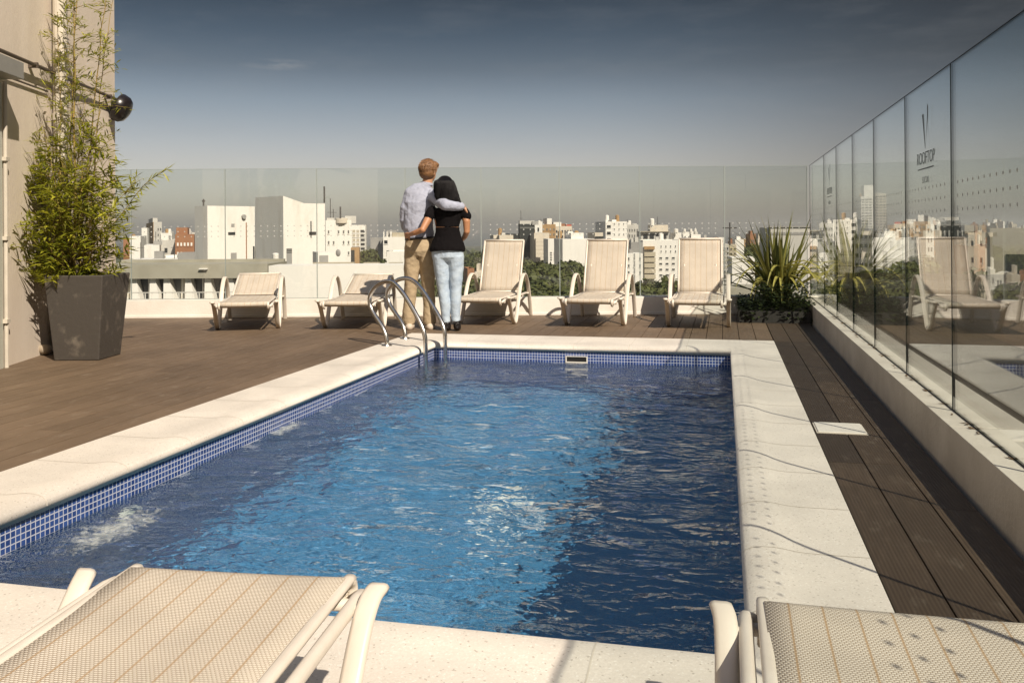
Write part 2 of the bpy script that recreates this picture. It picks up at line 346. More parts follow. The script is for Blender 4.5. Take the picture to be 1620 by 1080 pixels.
def empty(name, loc=(0, 0, 0), rz=0.0):
    o = bpy.data.objects.new(name, None); o.empty_display_size = .2; o.location = loc; o.rotation_euler.z = rz; col.objects.link(o); return o
def tag(o, label=None, cat=None, group=None, kind=None):
    if label: o['label'] = label
    if cat: o['category'] = cat
    if group: o['group'] = group
    if kind: o['kind'] = kind
    return o
def copy_tree(o, parent=None):
    c = o.copy(); col.objects.link(c); c.parent = parent
    for ch in [x for x in bpy.data.objects if x.parent == o]: copy_tree(ch, c)
    return c
def catmull(P, n=8):
    P = [Vector(p) for p in P]; Q = [P[0] * 2 - P[1]] + P + [P[-1] * 2 - P[-2]]; o = []
    for i in range(1, len(Q) - 2):
        a, b, c, d = Q[i - 1:i + 3]
        for k in range(n):
            t = k / n; o.append(.5 * ((2 * b) + (c - a) * t + (2 * a - 5 * b + 4 * c - d) * t * t + (3 * b - a - 3 * c + d) * t ** 3))
    o.append(P[-1]); return o
# ================================================================ SETTING: deck, pool, walls
XL, XR, YN, YF = -2.625, .051, 2.299, 8.001
XLO, XRO, YNO, YFO = -3.116, .45, 1.62, 8.712
XW, HP, GT, XG = .946, .198, 1.819, 1.043
WA, WB, HB = 11.339, .244, .222
def wallY(x): return WA + WB * x

def board_region(mb, x0, x1, y0, y1fn, pitch=.155, seed=1, tr=(.3, .95)):
    rng = random.Random(seed); n = max(1, round((x1 - x0) / pitch)); p = (x1 - x0) / n
    for k in range(n):
        a = x0 + k * p + .003; b = a + p - .006; yend = y1fn((a + b) / 2); y = y0 - rng.random() * 2.2 if yend - y0 > 3 else y0
        while y < yend:
            y2 = y + 2.2 if yend - y0 > 3 else yend
            s, e = max(y, y0) + .002, min(y2, yend) - .002
            if e > s: mb.box(a, s, -.024, b, e, 0.0, tone=tr[0] + (tr[1] - tr[0]) * rng.random())
            y = y2
mb = MB()
board_region(mb, -9.0, XLO - .004, -4.0, lambda x: wallY(x) + .05, seed=1)
board_region(mb, XLO, XRO, YFO + .004, lambda x: wallY(x) + .05, seed=2)
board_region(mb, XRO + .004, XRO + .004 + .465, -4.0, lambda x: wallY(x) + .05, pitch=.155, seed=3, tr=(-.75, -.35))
board_region(mb, XLO, XRO, -4.0, lambda x: YNO - .004, seed=4)
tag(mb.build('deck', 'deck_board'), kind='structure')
mb = MB()
mb.box(-11, -8.5, -.6, XL - .06, 11.2, -.04); mb.box(XR + .06, -8.5, -.6, 1.24, 11.5, -.04)
mb.box(XL - .06, -8.5, -.6, XR + .06, YN - .06, -.041); mb.box(XL - .06, YF + .06, -.6, XR + .06, 11.3, -.041)
tag(mb.build('roof_slab', 'channel'), kind='structure')
# host building under the terrace
mb = MB(); mb.box(-11, -8.4, -28, 1.1, 11.0, -1.7)
tag(mb.build('hotel_block', 'plaster'), 'beige block of the hotel under the pool terrace', 'building')

# coping swept round the basin
prof = [(.022, -.052), (.004, -.045), (0, -.028), (.003, -.010), (.014, .002), (.035, .011), (.065, .016), (.10, .0165), (.135, .013), (.17, .007), (.21, .004), (.26, .0035)]
mb = MB()
rings = []
for d, z in prof + [(None, .0035), (None, -.03)]:
    if d is None: c = [(XLO, YNO), (XRO, YNO), (XRO, YFO), (XLO, YFO)]
    else: c = [(XL - d, YN - d), (XR + d, YN - d), (XR + d, YF + d), (XL - d, YF + d)]
    rings.append([(x, y, z) for x, y in c])
mb.rings(rings, cap=False)
def groove(axis, v, side):
    pr = [(d, z) for d, z in prof[2:]] + [(side, .0035)]
    for (d0, z0), (d1, z1) in zip(pr, pr[1:]):
        pts = []
        for dd, zz, o in ((d0, z0, -.0022), (d0, z0, .0022), (d1, z1, .0022), (d1, z1, -.0022)):
            zz += .0012
            if axis == 'L': pts.append((XL - dd, v + o, zz))
            if axis == 'R': pts.append((XR + dd, v + o, zz))
            if axis == 'N': pts.append((v + o, YN - dd, zz))
            if axis == 'F': pts.append((v + o, YF + dd, zz))
        mb.quad(pts, mi=1)
for k in range(12):
    v = YN + .25 + k * .5
    if v < YF: groove('L', v, XL - XLO); groove('R', v, XRO - XR)
for k in range(6):
    v = XL + .3 + k * .5
    if v < XR: groove('F', v, YFO - YF); 
for v in (-2.3, -1.65, -.98, -.32): groove('N', v, YN - YNO)
cop = mb.build('pool_coping', ['white_terrazzo', 'joint'], smooth=False)
for p in cop.data.polygons:
    if p.material_index == 0 and p.index < 4 * 11: p.use_smooth = True
tag(cop, kind='structure')

# basin
WZ, FZ = -.15, -1.35
def uvq(mb, pts, uv, mi=0): mb.quad(pts, uv, mi)
mb = MB(); e = .02
x0, x1, y0, y1, zt = XL - e, XR + e, YN - e, YF + e, -.04
uvq(mb, [(x0, y0, FZ), (x0, y1, FZ), (x0, y1, zt), (x0, y0, zt)], [(y0, FZ), (y1, FZ), (y1, zt), (y0, zt)])
uvq(mb, [(x1, y1, FZ), (x1, y0, FZ), (x1, y0, zt), (x1, y1, zt)], [(y1, FZ), (y0, FZ), (y0, zt), (y1, zt)])
uvq(mb, [(x0, y1, FZ), (x1, y1, FZ), (x1, y1, zt), (x0, y1, zt)], [(x0, FZ), (x1, FZ), (x1, zt), (x0, zt)])
uvq(mb, [(x1, y0, FZ), (x0, y0, FZ), (x0, y0, zt), (x1, y0, zt)], [(x1, FZ), (x0, FZ), (x0, zt), (x1, zt)])
uvq(mb, [(x0, y0, FZ), (x1, y0, FZ), (x1, y1, FZ), (x0, y1, FZ)], [(x0, y0), (x1, y0), (x1, y1), (x0, y1)], 1)
basin = mb.build('pool_basin', ['wall_mosaic', 'floor_mosaic'], uv=True)
tag(basin, kind='structure')

# water surface with real waves
import numpy as np
def water():
    nx, ny = 120, 250
    xs = np.linspace(x0 + .001, x1 - .001, nx); ys = np.linspace(y0 + .001, y1 - .001, ny)
    Xg, Yg = np.meshgrid(xs, ys); Z = np.zeros_like(Xg); rng = np.random.default_rng(4)
    wx = Xg + .05 * np.sin(Yg * 3.1 + 1) + .03 * np.sin(Yg * 7.3 + Xg * 2); wy = Yg + .05 * np.sin(Xg * 3.7) + .03 * np.sin(Xg * 8.1 - Yg * 3)
    for k in range(26):
        lam = np.exp(rng.uniform(np.log(.22), np.log(.9))); th = rng.normal(1.25, .75); ph = rng.uniform(0, 6.28)
        a = lam * .0022
        s = np.sin(2 * np.pi / lam * (wx * np.cos(th) + wy * np.sin(th)) + ph)
        env = .65 + .55 * np.sin(Xg * rng.uniform(.5, 2.5) + Yg * rng.uniform(.5, 2.2) + rng.uniform(0, 6.28))
        Z += a * env * s
    jet = np.exp(-(((Xg + 2.35) / .35) ** 2 + ((Yg - 3.55) / .9) ** 2))
    V = np.stack([Xg, Yg, Z + WZ], -1).reshape(-1, 3)
    i = np.arange(nx * ny).reshape(ny, nx); q = np.stack([i[:-1, :-1], i[:-1, 1:], i[1:, 1:], i[1:, :-1]], -1).reshape(-1, 4)
    me = bpy.data.meshes.new('pool_water'); me.vertices.add(len(V)); me.vertices.foreach_set('co', V.ravel())
    me.loops.add(q.size); me.loops.foreach_set('vertex_index', q.ravel()); me.polygons.add(len(q))
    me.polygons.foreach_set('loop_start', np.arange(0, q.size, 4)); me.polygons.foreach_set('loop_total', np.full(len(q), 4))
    me.polygons.foreach_set('use_smooth', np.ones(len(q), bool)); me.materials.append(M['water']); me.update(calc_edges=True); me.validate()
    o = bpy.data.objects.new('pool_water', me); col.objects.link(o); return tag(o, kind='structure')
wat = water()
wat.cycles.is_caustics_caster = True; basin.cycles.is_caustics_receiver = True; sl.cycles.is_caustics_light = True

# fittings of the pool
p = dp(915, 567, 8.2)
sk = empty('skimmer_mouth', (p.x, YF + .02, WZ + .035)); tag(sk, 'white framed skimmer opening in the blue tiled far pool wall', 'skimmer')
mb = MB(); mb.box(-.10, -.012, -.036, .10, 0, -.024); mb.box(-.10, -.012, .020, .10, 0, .026); mb.box(-.10, -.012, -.024, -.09, 0, .020); mb.box(.09, -.012, -.024, .10, 0, .020); mb.build('frame', 'hatch_white', sk)
mb = MB(); mb.box(-.09, -.004, -.024, .09, 0, .020); mb.build('opening', 'dark_void', sk)
def disc(name, label, cat, loc, r, X, matn='outlet_white'):
    o = empty(name, loc); o.matrix_world = Matrix.Translation(loc) @ X; tag(o, label, cat)
    m_ = MB(); m_.tube([(0, 0, 0), (0, 0, .018), (0, 0, .022)], [r, r, r * .93], n=28); m_.build('rim', matn, o)
    m_ = MB(); m_.tube([(0, 0, .022), (0, 0, .027)], [r * .6, r * .55], n=24); m_.build('centre', matn, o); return o
disc('floor_drain', 'round pale drain cover under the water in the middle of the pool', 'drain', Vector((-1.24, 5.0, FZ)), .125, Matrix.Identity(4))
disc('water_inlet', 'round white water inlet on the left pool wall by the foaming water', 'pool inlet', Vector((x0, 3.55, -.36)), .06, Matrix.Rotation(R(90), 4, 'Y'))

# deck hatch
c = gp(1328, 678); ht = empty('deck_hatch', (c.x, c.y, 0)); tag(ht, 'square white hatch cover let into the narrow dark deck strip', 'hatch')
mb = MB(); mb.box(-.118, -.118, .002, .118, .118, .008); mb.build('cover', 'hatch_white', ht, bevel=.003)
mb = MB(); mb.box(-.125, -.125, -.02, .125, .125, .0028); mb.build('rim', 'joint', ht)

# back parapet and right parapet
def wal_pt(x, off, z):       # off = outwards from the inner face
    n = Vector((-WB, 1, 0)).normalized(); return Vector((x, wallY(x), 0)) + n * off + Vector((0, 0, z))
mb = MB(); xa, xb = -7.5, 1.35
mb.hexa([wal_pt(xa, 0, -.5), wal_pt(xb, 0, -.5), wal_pt(xb, .2, -.5), wal_pt(xa, .2, -.5), wal_pt(xa, 0, HB), wal_pt(xb, 0, HB), wal_pt(xb, .2, HB), wal_pt(xa, .2, HB)])
mb.hexa([wal_pt(xa, -.012, .0), wal_pt(XW - .01, -.012, .0), wal_pt(XW - .01, -.002, .0), wal_pt(xa, -.002, .0), wal_pt(xa, -.012, .035), wal_pt(XW - .01, -.012, .035), wal_pt(XW - .01, -.002, .035), wal_pt(xa, -.002, .035)])
tag(mb.build('parapet_wall', 'parapet_white', bevel=.006), 'low white parapet under the glass behind the back row of loungers', 'parapet')
mb = MB(); mb.box(XW, -5, -.5, 1.27, wallY(1.1) - .012, HP)
yv = -4.6
while yv < 11.3: mb.box(XW - .0015, yv, HP - .03, 1.2715, yv + .005, HP + .0012, mi=1); yv += 1.1
tag(mb.build('parapet_wall', ['parapet_stone', 'joint'], bevel=.006), 'low stone parapet along the right side below the tall glass', 'parapet')
# leaves and grime along the foot of the right glass
mb = MB(); rg = random.Random(3)
for k in range(90):
    y = rg.uniform(2.2, 10); x = XG - .012 - abs(rg.gauss(0, .012)); l = rg.uniform(.008, .03); a = rg.uniform(0, 6.28); d = Vector((math.cos(a), math.sin(a), .12)) * l; n = Vector((-math.sin(a), math.cos(a), 0)) * l * .3
    c = Vector((x, y, HP + .004)); mb.quad([c - d, c + n, c + d, c - n], tone=rg.random())
tag(mb.build('leaf_litter', mat('dry_leaf', (.12, .07, .03), .9)), 'thin line of dry leaf litter along the foot of the right glass', 'leaf litter', kind='stuff')

# ---------------------------------------------------------------- glass fences
def pane_box(mb, P, t, n, **k):   # P: bl, br, tr, tl ; n = unit normal
    a = [Vector(p) - n * t / 2 for p in P]; b = [Vector(p) + n * t / 2 for p in P]
    mb.hexa([a[0], a[1], b[1], b[0], a[3], a[2], b[2], b[3]], **k)
def glass_panel(A, B, zb, zt, n, label, group, dots, logo=None, edge='glass_edge', gm='tinted_glass'):
    """A, B: left and right foot points as seen from inside; n = normal pointing inside"""
    A, B = Vector(A), Vector(B); d = (B - A).normalized(); L = (B - A).length
    rt = empty('glass_panel', (A.x, A.y, 0), math.atan2(d.y, d.x)); tag(rt, label, 'glass panel', group)
    g = .0045; nl = Vector((0, -1, 0)); up = Vector((0, 0, 1))
    m = MB(); pane_box(m, [(g, 0, zb), (L - g, 0, zb), (L - g, 0, zt), (g, 0, zt)], .010, nl); m.build('pane', gm, rt)
    m = MB(); m.box(0, -.0062, zt, L, .0062, zt + .0035); m.box(0, -.0062, zb, g, .0062, zt); m.box(L - g, -.0062, zb, L, .0062, zt); m.box(g, -.0062, zb - .004, L - g, .0062, zb); m.build('polished_edge', edge, rt)
    m = MB()
    zc, dz, dx, r = dots
    k = int((L - .08) / dx); off = (L - (k - 1) * dx) / 2
    for i in range(k):
        for j in (-1, 0, 1):
            c = Vector((off + i * dx, -.0062, zc + j * dz)); m.quad([c + Vector((r * math.cos(a * math.pi / 4), 0, r * math.sin(a * math.pi / 4))) for a in range(8)])
    m.build('dot_stickers', 'sticker', rt)
    if logo is not None:
        lc, s = logo      # local x of centre, scale
        m = MB(); y = -.0064
        m.quad([(lc - .075, y, 1.655), (lc - .035, y, 1.655), (lc - .038, y, 1.640), (lc + .002, y, 1.47), (lc - .006, y, 1.47), (lc - .068, y, 1.640)])
        m.quad([(lc + .058, y, 1.70), (lc + .068, y, 1.685), (lc + .062, y, 1.635), (lc + .010, y, 1.50), (lc + .046, y, 1.635), (lc + .048, y, 1.685)])
        m.quad([(lc - .19, y, 1.363), (lc + .19, y, 1.363), (lc + .19, y, 1.369), (lc - .19, y, 1.369)])
        lg = m.build('logo', 'logo_ink', rt)
        for txt, sz, zz, sp in (('ROOFTOP', .092, 1.392, 1.0), ('SOCIAL', .05, 1.29, 1.0)):
            cu = bpy.data.curves.new('lettering', 'FONT'); cu.body = txt; cu.size = sz; cu.align_x = 'CENTER'; cu.extrude = .0004; cu.offset = -.0012
            to = bpy.data.objects.new('tmp', cu); col.objects.link(to); dg = bpy.context.evaluated_depsgraph_get()
            me = bpy.data.meshes.new_from_object(to.evaluated_get(dg)); bpy.data.objects.remove(to); me.materials.clear(); me.materials.append(M['logo_ink'])
            o = bpy.data.objects.new('lettering', me); col.objects.link(o); o.parent = lg; o.location = (lc, y, zz); o.rotation_euler = (R(90), 0, 0)
    return rt
def wall_x(px):
    u, _ = ray(px, 350); k = (CR.y - WB * CR.x) * u + CF.y - WB * CF.x; D = (WA + .06) / k; return CR.x * u * D + CF.x * D
jx = [wall_x(p) for p in (66, 209, 358, 503, 643, 763, 887, 1014, 1148)] + [XG - .02]
where = ['behind the bamboo planter', 'in front of the low building with curtained windows', 'in front of the two white stair towers', 'behind the two low loungers and the pool ladder', 'right behind the embracing couple', 'between the couple and the first upright lounger', 'behind the middle upright lounger', 'behind the rightmost upright lounger', 'at the corner behind the spiky flax']
nb = Vector((WB, -1, 0)).normalized()
for i in range(9):
    A, B = wal_pt(jx[i], .06, 0), wal_pt(jx[i + 1], .06, 0)
    glass_panel(A, B, HB + .006, GT, nb, 'rear glass fence panel ' + where[i], 'panels of the rear glass fence', (1.055, .062, .082, .008), edge='pale_edge', gm='fence_glass')
jy = [wallY(XG) + .05, 10.05, 8.97, 7.87, 6.79, 5.65, 4.56, 3.46, 2.36, 1.26, .16, -.94]
lab = ['short panel of the right glass fence closing the far corner', 'panel of the right glass fence with the small distant logo', 'right glass fence panel next nearer than the small logo one',
       'right glass fence panel in front of the tall white tower', 'panel of the right glass fence just beyond the one with large lettering', 'panel of the right glass fence marked with the large rooftop lettering',
       'big panel of the right glass fence cut by the photo edge', 'panel of the right glass fence opposite the middle of the pool', 'panel of the right glass fence opposite the near end of the pool', 'panel of the right glass fence beside the near lounger', 'hindmost panel of the right glass fence']
for i in range(11):
    glass_panel((XG, jy[i], 0), (XG, jy[i + 1], 0), HP + .006, GT, Vector((-1, 0, 0)), lab[i], 'panels of the right glass fence', (1.20, .0625, .085, .0085), logo=(.55, 1) if i in (1, 5) else None)

# ---------------------------------------------------------------- left facade
al = math.atan((670 - 810) / F)
WU, WD = (183 - 810) / F * 9.65, 9.65
Wc = cw(WU, WD, 0); Wa = (cw(WU - math.sin(al), WD - math.cos(al), 0) - Wc); Wn = cw(WU + math.cos(al), WD - math.sin(al), 0) - Wc
WX = Matrix(((Wa.x, Wn.x, 0, Wc.x), (Wa.y, Wn.y, 0, Wc.y), (0, 0, 1, 0), (0, 0, 0, 1)))   # local (s toward camera, t out from the wall, z)
def wall_hit(px, py, t=0.0):
    u, v = ray(px, py); C = Vector((0, 0, H)); d = CR * u + CF + Vector((0, 0, v)); o = Wc + Wn * t
    k = (o - C).dot(Wn) / d.dot(Wn); P = C + d * k; return (P - Wc).dot(Wa), P.z
fb = empty('terrace_building'); fb.matrix_world = WX; tag(fb, 'beige plastered building wall rising on the left behind the bamboo', 'building')
mb = MB(); mb.box(0, -4, -1, 10.5, 0, 5.2); mb.build('wall', 'plaster', fb)
mb = MB(); mb.box(0.0, -4.1, 5.2, 10.6, .06, 5.32); mb.build('roof_edge', 'plaster', fb)
s1, _ = wall_hit(38, 120, .22); _, zz1 = wall_hit(38, 128, .2); _, zz0 = wall_hit(38, 112, .2)
mb = MB(); mb.box(s1, .001, zz1, s1 + 1.6, .22, zz1 + .13); mb.build('canopy', 'grey_metal', fb, bevel=.004)
s2, _ = wall_hit(9, 350, .03)
mb = MB(); mb.tube([(s2, .03, 0), (s2, .03, zz1)], .017); 
for z in (.35, 1.0, 1.62): mb.box(s2 - .03, 0, z, s2 + .035, .052, z + .03)
mb.build('thin_pipe', 'pipe_paint', fb, smooth=False)
mb = MB(); mb.box(s2 + .03, .001, 0, s2 + 1.1, .02, zz1 - .01); mb.build('door', mat('door_paint', (.50, .50, .42), .5, var=.1), fb)
s3, _ = wall_hit(93, 300, .07)
mb = MB(); mb.tube([(s3, .09, -.02), (s3, .09, 5.2)], .06, n=16)
for z in (.6, 2.05, 3.3): mb.tube([(s3, .09, z), (s3, .09, z + .06)], .068, n=16); 
mb.build('downspout', 'pipe_paint', fb, smooth=False)
_, zc1 = wall_hit(78, 113, .05)
mb = MB(); mb.tube([(0.05, .055, zc1), (8, .055, zc1)], .016)
for s in (.3, 1.2, 2.1, 3.0, 3.9): mb.box(s, 0, zc1 - .022, s + .03, .074, zc1 + .022)
mb.build('conduit', 'dark_pipe', fb)
_, zc2 = wall_hit(60, 140, .01)
mb = MB(); mb.tube([(s3 + .1, .018, zc2), (s1, .018, zc2)], .008); mb.build('thin_line', 'dark_pipe', fb)  # thin dark line along the wall between downspout and canopy
# lamp at the corner
lp = dp(190, 171, 9.5)
l0 = empty('flood_lamp', lp); tag(l0, 'round black lamp on a short arm at the corner of the left wall', 'lamp')
l0.rotation_euler = (R(8), R(-62), R(13))
mb = MB(); rr = [(0.0, .0), (.0, .06), (.015, .10), (.05, .128), (.10, .135), (.12, .130)]
mb.rings([[(max(r_, .004) * math.cos(k * math.pi / 12), max(r_, .004) * math.sin(k * math.pi / 12), -.1 + z_) for k in range(24)] for z_, r_ in [(a * 1.15, b * 1.12) for a, b in rr]]); mb.build('shade', 'lamp_black', l0, smooth=True)
mb = MB(); mb.tube([(0, 0, .012), (0, 0, .024)], [.10, .09], n=20); mb.build('lens', mat('lens', (.03, .03, .03), .1), l0)
inv = l0.rotation_euler.to_matrix().inverted(); a_ = inv @ ((Wc + Wa * .12 + Vector((0, 0, zc1 - .02))) - lp)
mb = MB(); mb.tube([(0, 0, -.09), a_], .018); mb.build('arm', 'lamp_black', l0)

# facade behind the camera (seen only as a reflection in the glass)
rb = empty('rear_house', (-2, -7.2, 0)); tag(rb, 'beige hotel facade with dark windows behind the near loungers', 'building')
mb = MB(); mb.box(-14, -1, -1, 24, 0, 6.8); mb.build('wall', 'plaster', rb)
for k in range(12):
    f_ = MB().box(-8.2 + k * 2.5, .0, .3, -6.5 + k * 2.5, .05, 2.4).build('window', 'grey_metal', rb)
    MB().box(-8.12 + k * 2.5, .05, .38, -6.58 + k * 2.5, .06, 2.32).build('pane', mat('dark_glass', (.02, .025, .03), .08), f_)
# froth where the inlet stirs the water
def froth_mat():
    m = mat('froth', (.80, .84, .76), .6); t = m.node_tree; b = t.nodes['Principled BSDF']
    tc = N(t, 'ShaderNodeTexCoord'); ln = N(t, 'ShaderNodeVectorMath', operation='LENGTH'); t.links.new(tc.outputs['Generated'], N(t, 'ShaderNodeMapping').inputs[0])
    mp_ = N(t, 'ShaderNodeMapping', inp={'Location': (-1, -1, 0), 'Scale': (2, 2, 0)}); t.links.new(tc.outputs['Generated'], mp_.inputs[0]); t.links.new(mp_.outputs[0], ln.inputs[0])
    n = N(t, 'ShaderNodeTexNoise', inp={'Scale': 22.0, 'Detail': 6.0, 'Roughness': .7, 'Distortion': 1.2}); t.links.new(tc.outputs['Object'], n.inputs[0])
    f = math_(t, 'SUBTRACT', 1.0, ln.outputs['Value']); v = math_(t, 'ADD', math_(t, 'MULTIPLY', f, .30), n.outputs['Fac'])
    r = N(t, 'ShaderNodeMapRange', inp={1: .56, 2: .84, 3: 0.0, 4: .45}); t.links.new(v, r.inputs[0])
    e = N(t, 'ShaderNodeMapRange', inp={1: 0.0, 2: .25, 3: 0.0, 4: 1.0}); t.links.new(f, e.inputs[0])
    t.links.new(math_(t, 'MULTIPLY', r.outputs[0], e.outputs[0]), b.inputs['Alpha'])
froth_mat()
for (fx_, fy_), sx, sy, lb_ in (((178, 842), .15, .36, 'patch of pale foam over the water inlet on the left'), ((455, 680), .09, .26, 'smaller streak of foam farther along the left pool wall')):
    c = gp(fx_, fy_, WZ); m = MB()
    for i in range(14):
        for j in range(28):
            P = []
            for di, dj in ((0, 0), (1, 0), (1, 1), (0, 1)):
                x = (-1 + 2 * (i + di) / 14) * sx; y = (-1 + 2 * (j + dj) / 28) * sy; P.append((x, y, .014 + .005 * math.sin(31 * x + 17 * y) + .004 * math.sin(47 * y - 20 * x)))
            m.quad(P)
    o = m.build('foam', 'froth', None, smooth=True); o.location = c; tag(o, lb_, 'foam', kind='stuff')
#SECTION3
# ================================================================ LOUNGERS
def make_lounger(ang, label, st=1.24, group='beige sun loungers round the pool'):
    """local frame: origin on the ground under the foot end, +y towards the backrest"""
    rt = empty('sun_lounger'); tag(rt, label, 'sun lounger', group)
    ZS, HY, BL, SW = .315, 1.04, .66, .245
    ca, sa = math.cos(ang), math.sin(ang)
    # seat path (y, z): hooks down over the front bar, sags a little
    seat = [(.035, ZS - .05), (.004, ZS - .042), (-.006, ZS - .02), (.006, ZS - .004), (.03, ZS + .004)] + [(.03 + (HY - .03) * k / 14, ZS + .004 - .012 * math.sin(math.pi * k / 14)) for k in range(1, 15)]
    back = [(HY + .012 + ca * BL * k / 10, ZS + .008 + sa * BL * k / 10 - .01 * math.sin(math.pi * k / 10) * ca) for k in range(11)]
    def sling(path, name, x, ts=1.0):
        mb = MB(); nx = 8; P = []; s = 0; prev = None
        for (y, z) in path:
            if prev: s += math.dist(prev, (y, z))
            prev = (y, z); row = []
            for i in range(nx + 1):
                u = -x + 2 * x * i / nx; row.append((Vector((u, y, z - .006 * (1 - (u / x) ** 2) * (1 if len(path) > 12 and s > .1 else .3))), (u + .6, s)))
            P.append(row)
        for a in range(len(P) - 1):
            for i in range(nx):
                q = [P[a][i], P[a][i + 1], P[a + 1][i + 1], P[a + 1][i]]; mb.quad([p for p, _ in q], [t for _, t in q])
        o = mb.build(name, 'woven_sling', rt, smooth=True, uv=True)
        wd = o.modifiers.new('weld', 'WELD'); wd.merge_threshold = .0004
        so_ = o.modifiers.new('solid', 'SOLIDIFY'); so_.thickness = .004; so_.offset = 0
        return o
    sling(seat, 'seat', SW); sling(back, 'backrest', SW - .012)
    mb = MB()
    for s in (-1, 1):
        x = s * (SW + .002)
        mb.strap([(x, y, z - .004) for y, z in catmull([(.04, ZS - .062, 0), (.002, ZS - .052, 0), (-.014, ZS - .02, 0), (.004, ZS + .002, 0), (.05, ZS + .006, 0), (.6, ZS + .002, 0), (HY, ZS + .006, 0)], 6) for _ in (0,)] if False else [(x, p.x, p.y - .013) for p in catmull([(.04, ZS - .062, 0), (.002, ZS - .052, 0), (-.014, ZS - .02, 0), (.004, ZS + .002, 0), (.05, ZS + .006, 0), (.6, ZS + .002, 0), (HY, ZS + .006, 0)], 6)], .026, .018, (1, 0, 0), rnd=.45)
    for y in (.045, .62, HY - .03): mb.tube([(-SW - .05, y, ZS - .045), (SW + .05, y, ZS - .045)], .013, n=10)
    mb.build('seat_frame', 'cream_plastic', rt, smooth=True)
    for s in (-1, 1):
        x = s * (SW + .037)
        MB().tube([(x - s * .028, .012, ZS - .052), (x - s * .012, .012, ZS - .04), (x, .03, ZS - .03), (x, .07, ZS - .025), (x, .5, ZS - .028), (x, HY + .02, ZS - .028), (x, HY + .45, ZS - .03)], .0145, n=12).build('side_rail', 'cream_plastic', rt, smooth=True)
    mb = MB()
    for s in (-1, 1):
        x = s * (SW - .002)
        mb.strap([(x, HY + .005 + ca * BL * k / 6, ZS + .004 + sa * BL * k / 6) for k in range(7)], .024, .022, (1, 0, 0), rnd=.45)
    e = (HY + .005 + ca * BL, ZS + .004 + sa * BL)
    mb.tube([(-SW + .002, *e), (SW - .002, *e)], .013, n=10); mb.tube([(-SW, HY + .03 * ca, ZS + .0), (SW, HY + .03 * ca, ZS + .0)], .012, n=10)
    mb.build('backrest_frame', 'cream_plastic', rt, smooth=True)
    # support strut of the backrest
    mb = MB(); m_ = (HY + ca * .36, ZS + sa * .36 - .01); f_ = (HY + ca * .36 + .07, ZS - .03)
    for s in (-1, 1): mb.tube([(s * .18, *m_), (s * .18, *f_)], .009, n=8)
    mb.tube([(-.18, *f_), (.18, *f_)], .009, n=8); mb.build('prop', 'cream_plastic', rt, smooth=True)
    # wave shaped ribbon: front leg, round foot, arm arch, rear leg
    path = [(.06, .318), (.10, .302), (.16, .25), (.24, .16), (.31, .07), (.365, .022), (.42, .011), (.475, .03), (.53, .10), (.60, .21), (.68, .33), (.77, .44), (.87, .51), (.97, .53), (1.07, .50), (1.17, .41), (1.25, .28), (1.31, .15), (1.35, .05), (1.37, .002)]
    for s in (-1, 1):
        pts = []
        c = catmull([(y, z, 0) for y, z in path], 4)
        for i, p in enumerate(c):
            fl = .012 * max(0, 1 - i / 8) ** 2
            pts.append((s * (SW + .072 + fl), p.x, p.y))
        MB().strap(pts, .046, .022, (1, 0, 0), rnd=.48).build('arm_ribbon', 'cream_plastic', rt, smooth=True)
    for s in (-1, 1):
        for y, z in ((.105, ZS - .028), (.665, ZS - .03), (1.22, ZS - .03)):
            MB().strap([(s * (SW + .034), y, z), (s * (SW + .075), y, z)], .028, .02, (0, 1, 0), rnd=.45).build('bracket', 'cream_plastic', rt, smooth=True)
    return rt
def put_lounger(ang, label, foot_mid, vpx):
    """foot_mid: point on the ground midway between the round feet (0.29 m behind the foot end)"""
    rt = make_lounger(ang, label); a = math.atan((vpx - 810) / F); d = CR * math.sin(a) + CF * math.cos(a)
    rt.rotation_euler.z = math.atan2(d.y, d.x) - math.pi / 2
    rt.location = foot_mid - d * .42; rt.location.z = 0; return rt
put_lounger(R(19), 'low beige lounger standing farthest left, beside the planter side of the deck', gp(393, 519.5), 560)
put_lounger(R(17), 'low beige lounger behind the chrome pool ladder, with shadow across its backrest', gp(561, 517.5), 829)
put_lounger(R(66), 'upright beige lounger just right of the embracing couple', gp(771, 511), 1120)
put_lounger(R(66), 'upright beige lounger in the middle, between the other two upright ones', gp(942, 513.5), 1190)
put_lounger(R(68), 'upright beige lounger nearest the spiky flax', gp(1105, 516), 1150)
def near(front_l, front_r, vpx, label, ang):
    A, B = gp(*front_l, .315), gp(*front_r, .315); mid = (A + B) / 2
    a = math.atan((vpx - 810) / F); d = CR * math.sin(a) + CF * math.cos(a)
    rt = make_lounger(ang, label, 1.75); d = -d      # the head end points at the camera side
    rt.rotation_euler.z = math.atan2(d.y, d.x) - math.pi / 2; rt.location = (mid.x, mid.y, 0); return rt
near((202, 889), (572, 914), 1010, 'large flat beige lounger in the lower left, its foot end over the pool edge', R(3))
n2 = near((1207, 942), (1640, 987), 1148, 'large flat beige lounger in the lower right with dotted shadows on it', R(3))

